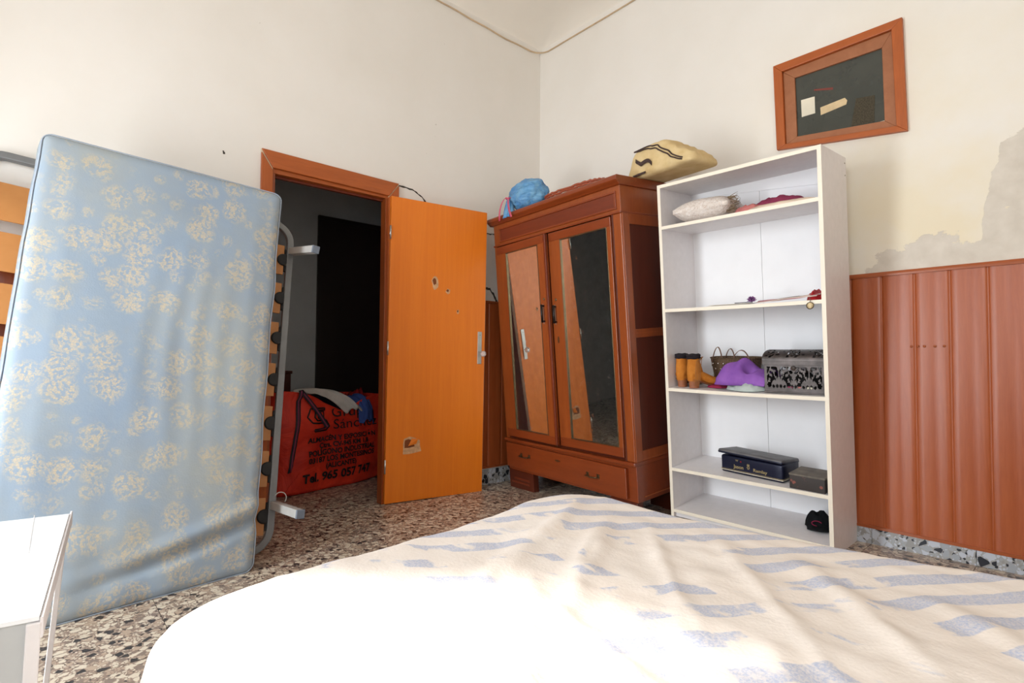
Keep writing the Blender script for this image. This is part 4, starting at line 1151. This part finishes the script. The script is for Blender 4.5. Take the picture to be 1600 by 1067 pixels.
# canvas bag
M_canvas = cloth('beige_canvas', srgb(214, 190, 144), .9, 14, .35, srgb(196, 168, 118)); M_trim = cloth('dark_brown_trim', srgb(74, 58, 54), .7)
q = onward('canvas_bag', 'beige canvas travel bag with dark brown piping slumped on the wardrobe top', 'bag', 1.365, .30, R(-2))
CL, CD_, CHt = .50, .27, .19
def cfn(p):
    u, t = p.x / CL, (p.z + CHt / 2) / CHt       # u -.5..+.5, t 0..1
    top = 1.0 - .10 * max(0, -u) - .95 * max(0, u + .05) ** 1.05 * 1.25
    x = p.x * (1 - .10 * t) + (.055 * t if u < -.1 else .055 * t * max(0, 1 - (u + .1) * 2.5)) 
    y = p.y * (1 - .18 * t)
    z = t * CHt * top
    w = .010 * nz((p.x * 8, p.y * 8, p.z * 10), 1, 5) + .006 * nz((p.x * 22, p.y * 20, p.z * 18), 1, 2)
    return Vector((x + w, y + w * (1 if t > .1 else .2), max(.002, z + w * t)))
MB().rbox((CL, CD_, CHt), .045, (26, 12, 10), cfn).build('bag_body', M_canvas, q)
def con(u, f, off=.004):      # a point on the front/top: f 0..1 from bottom front to top rear
    L1, L2 = CHt - .045, CD_
    d = f * (L1 + L2)
    if d < L1: p = Vector((u * CL, -CD_ / 2 - off, -CHt / 2 + d))
    else:
        k = min(1, (d - L1) / L2); a = min(math.pi / 2, k * 4)
        p = Vector((u * CL, -CD_ / 2 + .045 - (.045 + off) * math.cos(a) + max(0, k - .39) * CD_, CHt / 2 - .045 + (.045 + off) * math.sin(a)))
    return cfn(p)
for sft in (0, .05):
    P = [con(-.49 + .88 * i / 30, .47 - sft * min(1, i / 4) - .40 * max(0, i / 30 - .22) ** 1.1, .004) for i in range(31)]
    MB().tube(P, .0042, 6).build('piping', M_trim, q)
P = [con(-.38 + .32 * t, .27 - .13 * math.sin(math.pi * min(1, t * 1.1) * .5) + .055 * math.sin(math.pi * max(0, t - .45) / .55), .006 + .010 * math.sin(math.pi * t)) for t in [i / 14 for i in range(15)]]
MB().strip(P, (0, .003, .022), .004).build('strap_handle', M_trim, q)
P = [cfn(Vector((-CL / 2 - .004, -CD_ / 2 + .05, -CHt / 2 + .03 + .05 * t))) for t in [i / 6 for i in range(7)]]
MB().strip(P, (0, .012, 0), .004).build('end_tab', M_trim, q)
P = [con(-.36 + .22 * t, .05, .004) for t in [i / 8 for i in range(9)]]
MB().strip(P, (0, .004, .012), .003).build('base_tab', M_trim, q)

# ------------------------------------------------------------------ slatted bed base leaning on the wall
o_ = Vector((.51207503, -2.29319205, -.04373435)); U_ = Vector((.07753156, .99123599, -.10695827)).normalized(); V_ = Vector((-.22171914, .1217373, .9674816)).normalized()
N_ = U_.cross(V_).normalized(); V_ = N_.cross(U_)
FM = Matrix(((U_.x, V_.x, N_.x, o_.x), (U_.y, V_.y, N_.y, o_.y), (U_.z, V_.z, N_.z, o_.z), (0, 0, 0, 1)))
sb = thing('slatted_bed_base', 'grey steel bed base with wide beech slats propped upright on the wall', 'bed base', FM)
FW, FH, RR = 1.34, 1.769, .11
def rloop(off, n=8):
    P = []
    for cx, cy, a0 in ((-off - RR, FH - off - RR, 0), (-FW + off + RR, FH - off - RR, 90), (-FW + off + RR, off + RR, 180), (-off - RR, off + RR, 270)):
        for k in range(n + 1):
            a = R(a0 + 90 * k / n); P.append((cx + RR * math.cos(a), cy + RR * math.sin(a), 0))
    return P
def rect_sweep(P, w, t):
    n = len(P); b = MB(); V = []
    for i in range(n):
        a, c, d = Vector(P[i - 1]), Vector(P[i]), Vector(P[(i + 1) % n])
        tg = (d - a).normalized(); nn = Vector((tg.y, -tg.x, 0))
        V += [c + nn * w / 2 + Vector((0, 0, -t / 2)), c + nn * w / 2 + Vector((0, 0, t / 2)), c - nn * w / 2 + Vector((0, 0, t / 2)), c - nn * w / 2 + Vector((0, 0, -t / 2))]
    F = [(i * 4 + k, i * 4 + (k + 1) % 4, ((i + 1) % n) * 4 + (k + 1) % 4, ((i + 1) % n) * 4 + k) for i in range(n) for k in range(4)]
    return b.add(V, F, False)
rect_sweep(rloop(.018, 10), .034, .030).build('tube_frame', M_grey, sb, .004)
box('centre_strap', M_grey, sb, (-FW / 2 - .02, .03, -.014), (-FW / 2 + .02, FH - .03, -.006), .001)
sl0 = None
for k in range(7):
    v0 = .095 + k * .2262
    b = MB(); ns = 12; x0, x1 = -FW + .047, -.047; V = []
    for i in range(ns + 1):
        t = i / ns; x = x0 + (x1 - x0) * t; bz = -.018 * math.sin(math.pi * t)
        V += [(x, 0, bz - .004), (x, .174, bz - .004), (x, .174, bz + .004), (x, 0, bz + .004)]
    F = [(0, 1, 2, 3), tuple(ns * 4 + j for j in (3, 2, 1, 0))] + [(i * 4 + j, i * 4 + (j + 1) % 4, i * 4 + 4 + (j + 1) % 4, i * 4 + 4 + j) for i in range(ns) for j in range(4)]
    if sl0 is None: sl0 = b.add(V, F, False).build('slat', M_slat, sb, .0015); s = sl0
    else: s = share(sl0, sb)
    s.location = (0, v0, 0)
    for xx in (-.056, -FW + .056):
        sgn = 1 if xx > -.5 else -1
        MB().lathe([(.033, -.012), (.035, -.004), (.035, .007), (.033, .011), (.026, .012), (.012, .012), (0, .012)], (xx + sgn * .008, v0 + .087, .002), 20, (0, 0, 1)).build('rubber_cap', M_rubber, sb)
        MB().box((min(xx + sgn * .012, xx + sgn * .024), v0 + .02, -.010), (max(xx + sgn * .012, xx + sgn * .024), v0 + .154, .006)).build('slat_holder', M_rubber, sb, .003)
inv = FM.to_3x3().inverted()
for (u, v) in ((-.012, 1.60), (-.012, .235), (-FW + .012, 1.60), (-FW + .012, .235)):
    d = inv @ (Vector((.97, .08, -.09 if v > 1 else .05)).normalized()); a = Vector((u, v, .0)); e = a + d * .30
    up = Vector((0, 1, 0)); sdv = d.cross(up).normalized(); up = sdv.cross(d).normalized(); h_ = .019
    C = [p + sx * sdv * h_ + sy * up * h_ for p in (a, e) for (sx, sy) in ((-1, -1), (1, -1), (1, 1), (-1, 1))]
    lg = MB().hexa(C).build('leg', M_leg, sb, .003)
    C = [p + sx * sdv * (h_ + .001) + sy * up * (h_ + .001) for p in (e - d * .006, e + d * .006) for (sx, sy) in ((-1, -1), (1, -1), (1, 1), (-1, 1))]
    MB().hexa(C).build('end_cap', plain('grey_end_cap', srgb(104, 112, 124), .5) if 'grey_end_cap' not in bpy.data.materials else bpy.data.materials['grey_end_cap'], lg, .003)
# a loop of wire at the lower leg
MB().tube([Vector((-.012, .235, .04)) + Vector((.02 + .028 * math.cos(a), .03 + .028 * math.sin(a), .01)) for a in [R(-40 + 200 * k / 12) for k in range(13)]], .0025, 6).build('wire_loop', M_leg, sb)

# ------------------------------------------------------------------ mattress leaning in front of it
q = thing('mattress', 'pale blue mattress with yellow floral pattern leaning upright by the doorway', 'mattress', T(0, 0, 0))
BR, BL, TL, TR = Vector((.673, -2.416, -.04)), Vector((.776, -3.344, -.036)), Vector((.35, -3.172, 1.832)), Vector((.35, -2.220, 1.768))
MWd, MHt, MT = .93, 1.85, .14
NN = ((BR - BL).cross(TL - BL)).normalized()
if NN.x < 0: NN = -NN
def mfn(p):
    s = (p.x + MWd / 2) / MWd; t = (p.z + MHt / 2) / MHt; dpt = (p.y - MT / 2)      # p.y = +MT/2 front
    P = BL.lerp(BR, s).lerp(TL.lerp(TR, s), t)
    es = min(s, 1 - s); et = min(t, 1 - t)
    bow = .035 * math.sin(math.pi * t)
    bulge = .012 * min(1, es * 8) * min(1, et * 8)
    w = .006 * nz((s * 3, t * 5, 2)) + .004 * nz((s * 10, t * 2.2, 5)) * (1 - t)
    # two slack folds near the bottom edge
    f1 = -.022 * math.exp(-((t - (.045 + .075 * s * s)) / .012) ** 2) * min(1, max(0, (s - .25) * 2.5))
    f2 = .014 * math.exp(-((t - (.070 + .09 * s * s)) / .016) ** 2) * min(1, max(0, (s - .2) * 2.5))
    f3 = -.010 * math.exp(-((t - .10 + .03 * s) / .02) ** 2) * max(0, 1 - abs(s - .45) * 4)
    vc = .004 * math.sin(s * 60 + 3 * nz((s * 4, t * 3, 1))) * math.exp(-((t - .55) / .18) ** 2) * min(1, max(0, (s - .35) * 3)) * max(0, .9 - s) * 2
    edge = .006 * nz((s * 9, t * 9, 9)) if (es < .04 or et < .03) else 0
    front = 1 if p.y > 0 else 0
    return P + NN * (dpt + front * (bulge + w + f1 + f2 + f3 + vc) - bow * 0 - .012 * math.sin(math.pi * t)) + Vector((0, edge, 0)) + Vector((0, .0, .0))
b = MB().rbox((MWd, MT, MHt), .035, (52, 2, 120))
loc = [v.copy() for v in b.v]
b.v = [mfn(v) for v in b.v]
mo = b.build('ticking', M_mat, q)
for yy in (MT / 2 - .012, -MT / 2 + .012):
    P = []
    rr = .04
    for cx, cz, a0 in ((MWd / 2 - rr, MHt / 2 - rr, 0), (-MWd / 2 + rr, MHt / 2 - rr, 90), (-MWd / 2 + rr, -MHt / 2 + rr, 180), (MWd / 2 - rr, -MHt / 2 + rr, 270)):
        for k in range(7):
            a = R(a0 + 90 * k / 6); P.append(Vector((cx + (rr - .004) * math.cos(a), yy, cz + (rr - .004) * math.sin(a))))
    D_ = []
    for i in range(len(P)):
        a, c = P[i], P[(i + 1) % len(P)]; m_ = max(1, int((c - a).length / .06))
        for k in range(m_): D_.append(mfn(a.lerp(c, k / m_)))
    MB().tube(D_, .0028, 6, True).build('piping', M_piping, q)

# ------------------------------------------------------------------ bed and blanket
bed = thing('bed', 'low double bed filling the foreground under a striped blanket', 'bed', T(0, 0, 0))
A, B_, C_, D_ = Vector((2.075, -1.94, 0)), Vector((4.05, -1.50, 0)), Vector((4.05, -3.04, 0)), Vector((2.16, -3.05, 0))
def quad(s, t): return A.lerp(B_, s).lerp(D_.lerp(C_, s), t)
ins = .05
def qv(s0, s1, t0, t1, z0, z1): return [quad(s0, t0) + Vector((0, 0, z0)), quad(s1, t0) + Vector((0, 0, z0)), quad(s1, t1) + Vector((0, 0, z0)), quad(s0, t1) + Vector((0, 0, z0)), quad(s0, t0) + Vector((0, 0, z1)), quad(s1, t0) + Vector((0, 0, z1)), quad(s1, t1) + Vector((0, 0, z1)), quad(s0, t1) + Vector((0, 0, z1))]
MB().hexa(qv(.07, .95, .09, .91, .18, .28)).build('bed_frame', M_warH, bed, .01)
MB().hexa(qv(.05, .955, .07, .93, .285, .455)).build('bed_mattress', M_mat, bed, .03, seg=3)
for s_, t_ in ((.10, .13), (.92, .13), (.92, .87), (.10, .87)):
    p = quad(s_, t_); MB().lathe([(.022, zf(p.x)), (.03, .08), (.032, .18)], (p.x, p.y, 0), 14).build('leg', M_warH, bed)

NP = 260
def outline():
    rad = (.16, .08, .08, .20); cs = (A, B_, C_, D_); P = []
    for k in range(4):
        p, c, nx2 = cs[k - 1], cs[k], cs[(k + 1) % 4]; r = rad[k]
        a = c + (p - c).normalized() * r; e = c + (nx2 - c).normalized() * r
        for i in range(13):
            t = i / 12; P.append(a * (1 - t) ** 2 + c * 2 * t * (1 - t) + e * t * t)
    # resample
    L = [0]
    for i in range(len(P)): L.append(L[-1] + (P[(i + 1) % len(P)] - P[i]).length)
    out = []
    for k in range(NP):
        d = L[-1] * k / NP; i = max(j for j in range(len(P)) if L[j] <= d)
        out.append(P[i].lerp(P[(i + 1) % len(P)], (d - L[i]) / max(1e-9, L[i + 1] - L[i])))
    return out
OUT = outline(); CEN = Vector((3.0, -2.45, 0)); ZB = .505
def folds(x, y):
    # raised wrinkles wandering over the blanket
    z = 0
    for (x0, y0, x1, y1, h, w) in ((2.35, -2.05, 2.62, -2.50, .014, .020), (2.45, -2.02, 2.80, -2.42, .012, .018), (2.62, -2.0, 2.98, -2.38, .012, .02), (2.28, -2.15, 2.48, -2.62, .012, .03),
                                   (2.75, -1.95, 3.15, -2.35, .012, .02), (2.85, -2.3, 3.15, -2.75, .013, .03), (2.55, -2.5, 2.95, -2.62, .012, .022), (3.0, -2.0, 3.35, -2.25, .010, .02), (2.40, -2.40, 2.85, -2.80, .010, .025), (2.22, -2.0, 2.36, -2.30, .010, .02)):
        a = Vector((x0, y0)); d = Vector((x1, y1)) - a; p = Vector((x, y)) - a; t = max(0, min(1, p.dot(d) / d.length_squared))
        q_ = p - d * t + Vector((0, 0)); q_ = q_.length + .018 * nz((x * 7, y * 7, h * 900))
        z += h * math.exp(-(q_ / w) ** 2) * math.sin(math.pi * min(1, max(0.08, t * .84 + .08)))
    z = z * .8 + .006 * nz((x * 3, y * 3, 0)) + .0040 * nz((x * 10, y * 12, 3)) + .0024 * nz((x * 28, y * 24, 4))
    return z
rings = []
NR = 78
for k in range(NR):
    m_ = 1 - (1 - k / (NR - 1)) * .985 if False else (.012 + .988 * k / (NR - 1))
    ring = []
    for i, p in enumerate(OUT):
        q_ = CEN.lerp(p, m_); e = (1 - m_) * (p - CEN).length
        rnd_ = .065; dz = 0
        if e < rnd_: dz = rnd_ - math.sqrt(max(0, rnd_ ** 2 - (rnd_ - e) ** 2))
        ring.append(Vector((q_.x, q_.y, ZB + folds(q_.x, q_.y) * min(1, e / .05 + .25) - dz + .018 * math.exp(-((q_.x - 2.2) ** 2 + (q_.y + 2.02) ** 2) / .04))))
    rings.append(ring)
for k in range(1, 19):
    ring = []; t = k / 18
    for i, p in enumerate(OUT):
        d = (OUT[(i + 1) % NP] - OUT[i - 1]).normalized(); nn = Vector((-d.y, d.x, 0))
        if nn.dot(p - CEN) < 0: nn = -nn
        fl_ = .012 * math.sin(i * .31 + 2 * nz((i * .05, 0, 0))) * t + .010 * nz((i * .09, t * 2, 4)) + .006 * t * max(0, nn.dot(Vector((-.7, -.7, 0))))
        if nn.y > .5 and p.x > 1.9: fl_ *= .3
        p2 = p + nn * fl_
        ring.append(Vector((p2.x, p2.y, ZB - .065 - t * .36 + .008 * nz((i * .1, 3, 3)))))
    rings.append(ring)
V = [p for r_ in rings for p in r_]; F = [tuple(range(NP))]
for k in range(len(rings) - 1):
    for i in range(NP): F.append((k * NP + i, k * NP + (i + 1) % NP, (k + 1) * NP + (i + 1) % NP, (k + 1) * NP + i))
bl = MB().add(V, F, True).build('blanket', M_blanket)
tag(bl, 'cream flannel blanket with faded blue stripes spread over the bed', 'blanket')

# ------------------------------------------------------------------ white side table, lower left
TZ = .56
tb = thing('side_table', 'glossy white side table with thin legs between the leaning mattress and bed', 'table', T(0, 0, 0))
c00, c10 = Vector((1.63, -3.097, 0)), Vector((2.248, -3.151, 0)); wv = Vector((-.10, -.62, 0)).normalized() * .55
def tq(s, t): return c00.lerp(c10, s) + wv * t
# top: slightly rounded nose at the rear, folded flange at the side
def ftop(u, v):
    p = tq(u, v); z = TZ
    if u < .06: z -= .02 * ((.06 - u) / .06) ** 2
    return Vector((p.x, p.y, z))
b = MB().grid(ftop, 40, 4); o = b.build('table_top', M_table, tb, smooth=False); mdf = o.modifiers.new('t', 'SOLIDIFY'); mdf.thickness = .006; mdf.offset = -1
def slab(P0, P1, n, th, z0a, z1a, z0b=None, z1b=None):
    z0b = z0a if z0b is None else z0b; z1b = z1a if z1b is None else z1b
    return [P0 + Vector((0, 0, z0a)), P1 + Vector((0, 0, z0b)), P1 + n * th + Vector((0, 0, z0b)), P0 + n * th + Vector((0, 0, z0a)), P0 + Vector((0, 0, z1a)), P1 + Vector((0, 0, z1b)), P1 + n * th + Vector((0, 0, z1b)), P0 + n * th + Vector((0, 0, z1a))]
wn = wv.normalized()
e0 = c00 - wn * .0045; e1 = c10 - wn * .0045
MB().hexa(slab(e0, e1, wn, .004, TZ - .030, TZ - .002)).build('edge_flange', M_white, tb, .001)
seam = MB().hexa(slab(tq(.02, .11), tq(.5, .075), wn, .0012, TZ + .0001, TZ + .0006)).build('seam', M_white, tb)
dn = (c10 - c00).normalized()
# front panel and posts
MB().hexa(slab(tq(.996, .012), tq(.996, 1), -dn, .004, .06, TZ - .006)).build('front_panel', M_tableg, tb, .001)
def post(pt, pb, w=.016):
    C = [p + Vector((sx * w / 2, sy * w / 2, 0)) for p in (pb, pt) for (sx, sy) in ((-1, -1), (1, -1), (1, 1), (-1, 1))]
    return MB().hexa(C).build('leg', M_white, tb, .002)
p = tq(.99, .0); post(Vector((p.x, p.y - .006, TZ - .008)), Vector((p.x - .02, p.y - .020, zf(p.x))))
p = tq(.985, 1); post(Vector((p.x, p.y, TZ - .008)), Vector((p.x - .02, p.y + .01, zf(p.x))))
p = tq(.02, .015); post(Vector((p.x + .02, p.y, TZ - .03)), Vector((p.x + .13, p.y - .045, zf(p.x))), .010)
p = tq(.02, .985); post(Vector((p.x + .02, p.y, TZ - .03)), Vector((p.x + .13, p.y + .045, zf(p.x))), .010)

# ------------------------------------------------------------------ red bag in the hall
HB = Vector((-.60, -1.90, zf(-.6))); HU = Vector((-.235, .972, 0)).normalized(); HN = Vector((.972, .235, 0)).normalized()
M_redbag = NT('red_woven_plastic', 0.55, 0.4)
_r = M_redbag.noise(M_redbag.obj(), 5, 5, .6, 1.0)
M_redbag.col(M_redbag.ramp(_r, [(0.3, srgb(188, 36, 24)), (0.7, srgb(236, 64, 38))])).bump(_r, .6, .03); M_redbag = M_redbag.m
M_ink = plain('black_print', srgb(30, 22, 26), .6); M_webb = plain('dark_webbing', srgb(58, 46, 56), .8); M_webp = plain('pink_webbing_line', srgb(150, 62, 96), .8)
HMx = Matrix(((HU.x, 0, -HN.x, HB.x), (HU.y, 0, -HN.y, HB.y), (0, 1, 0, HB.z), (0, 0, 0, 1)))   # x along, y up, z back
# use frame: x along front, y depth (back), z up
HM = Matrix(((HU.x, -HN.x, 0, HB.x), (HU.y, -HN.y, 0, HB.y), (0, 0, 1, HB.z), (0, 0, 0, 1)))
rb = thing('red_tote_bag', 'large red woven bag with black shop lettering stuffed with clothes in the hall', 'bag', HM)
BWd, BDp, BHt = 1.02, .56, .74
def topz(x):
    s = x / BWd; return BHt * (1.0 - .10 * s) - .13 * math.exp(-((s - .50) / .20) ** 2)
def fbg(u, v):
    an = u * 2 * math.pi
    cx, cy = math.cos(an), math.sin(an)
    k = .62 - .22 * v
    ex = math.copysign(abs(cx) ** k, cx); ey = math.copysign(abs(cy) ** k, cy)
    bul = 1 + .06 * math.sin(math.pi * v) 
    x = BWd / 2 + BWd / 2 * ex * bul * (1 - .04 * v); y = BDp / 2 + BDp / 2 * ey * bul * (1 - .08 * v)
    z = topz(max(0, min(BWd, x))) * v
    w = .016 * nz((x * 4, y * 4, z * 5), 1, 3) + .008 * nz((x * 11, y * 11, z * 9), 1, 8)
    return Vector((x + w, y + w * 1.2, z + (.004 if v > 0 else .002)))
b = MB().grid(fbg, 120, 30, cu=True); b.add([fbg(i / 120, 0) for i in range(120)], [tuple(range(120))])
o = b.build('bag_body', M_redbag, rb); mdf = o.modifiers.new('t', 'SOLIDIFY'); mdf.thickness = .004; mdf.offset = 1
def front_pt(x, z):
    # find the front surface point for x, z (front is y small): u in (.5,1)
    best = None
    lo, hi = .5, 1.0
    for _ in range(30):
        m1 = (lo + hi) / 2; v = min(.999, max(.01, z / topz(x))); p = fbg(m1, v)
        if p.x < x: lo = m1
        else: hi = m1
    return fbg((lo + hi) / 2, min(.999, max(.01, z / topz(x))))
def on_front(x, z, off=.006):
    p = front_pt(x, z); return Vector((p.x, p.y - off, p.z))
def bagtext(s, size, xc, z, sx=1.0, bold=.002, slope_=-.06):
    o = text_mesh(s, size, 'printed_text', M_ink, rb, None, bold=bold, sx=sx, warp=lambda a, c: on_front(xc + a, z + c, .016))
    return o
bagtext('Grupo', .115, .60, .525, 1.2, .0)
bagtext('Sánchez', .105, .64, .435, 1.25, .0)
bagtext('ALMACÉN Y EXPOSICIÓN', .052, .52, .352, 1.0)
bagtext('Ctra. CV-945 KM 1,8', .050, .53, .306, 1.0)
bagtext('POLÍGONO INDUSTRIAL', .054, .52, .256, 1.0)
bagtext('03187 LOS MONTESINOS', .054, .52, .206, 1.0)
bagtext('(ALICANTE)', .052, .50, .156, 1.0)
bagtext('Tel. 965 057 747', .088, .48, .070, 1.0, .003)
def logo(pts, r=.006):
    P = []
    for i in range(len(pts)):
        a, c = pts[i], pts[(i + 1) % len(pts)]
        for k in range(5): P.append(on_front(a[0] + (c[0] - a[0]) * k / 5, a[1] + (c[1] - a[1]) * k / 5, .008))
    MB().tube(P, r, 5, True).build('printed_emblem', M_ink, rb)
logo([(.24, .60), (.36, .60), (.36, .585), (.28, .585), (.27, .54), (.29, .515), (.37, .51), (.40, .46), (.37, .435), (.27, .435), (.27, .45), (.35, .452), (.37, .465), (.35, .49), (.25, .50), (.215, .54)])
logo([(.30, .575), (.35, .575), (.35, .53), (.30, .53)], .004)
# handle: webbing up from the front, over the rim and hanging down again
def webbing(P, w, nme, m, t=.004): MB().strip(P, w, t).build(nme, m, rb)
P1 = [on_front(.10 + .06 * t, .16 + .50 * t, .008) for t in [i / 12 for i in range(13)]]
P2 = [on_front(.163, .66, .008) + Vector((.012 * t, -.02 * math.sin(t * 3.1), .075 * math.sin(t * math.pi / 2))) for t in [i / 5 for i in range(1, 6)]]
lastp = P2[-1]
P3 = [lastp.lerp(on_front(.37, .46, .020), t) + Vector((0, -.018 * math.sin(math.pi * t), 0)) for t in [i / 10 for i in range(1, 11)]]
P4 = [on_front(.37 - .12 * t, .455 - .012 * t, .018) for t in [i / 5 for i in range(1, 6)]]
webbing(P1 + P2 + P3 + P4, (.036, 0, .006), 'handle', M_webb)
webbing([p + Vector((0, -.004, 0)) for p in (P1 + P2 + P3 + P4)], (.010, 0, .002), 'handle_stripe', M_webp, .002)
# seam on lower left edge
MB().tube([on_front(.06 + .10 * t, .01 + .14 * t, .006) for t in [i / 8 for i in range(9)]], .004, 5).build('seam', M_redbag, rb)
M_lingrey = cloth('off_white_linen', srgb(206, 200, 194), .9, 16, .5); M_navyc = cloth('navy_cloth', srgb(28, 34, 48), .9, 20, .5); M_bluec = cloth('blue_cotton', srgb(62, 84, 148), .9, 30, .6); M_redc = cloth('deep_red_cloth', srgb(142, 26, 28), .9, 14, .5)
def inbag(x, y, z, rz=0): return HM @ T(x, y, z) @ RZ(rz)
heapobj('navy_clothes', 'navy clothes heaped inside the red bag', 'clothes', inbag(.50, .28, .53), .74, .40, .21, 71, M_navyc)
heapobj('red_garment', 'deep red garment at the back of the heap in the red bag', 'clothes', inbag(.84, .29, .50), .26, .34, .24, 72, M_redc)
# off-white cloth spilling over the rim to the front
def spill(x0, x1, y0, zt, drop, seed, wx):
    def fn(u, v):
        a = x0 + (x1 - x0) * v + wx * (u - .5)
        y = y0 * (1 - v) - .055 * math.sin(math.pi * min(1, v)) - .015 * v; z = zt - drop * v ** 1.6 + .045 * math.sin(math.pi * min(1, v * .9))
        rr = .03 * math.cos((u - .5) * math.pi)
        return Vector((a, y - rr + .008 * nz((u * 8, v * 6, seed)), z + .030 * math.cos((u - .5) * math.pi) + .010 * math.sin(u * 16 + seed + 3 * v)))
    return fn
drape('white_garment', 'off-white garment spilling over the front rim of the red bag', 'clothes', HM, spill(.24, .62, .22, .70, .16, 1, .17), 26, 30, M_lingrey, .006)
drape('blue_garment', 'blue garment hanging over the bag rim beside the white one', 'clothes', HM, spill(.74, .74, .20, .64, .20, 5, .15), 26, 30, M_bluec, .006)
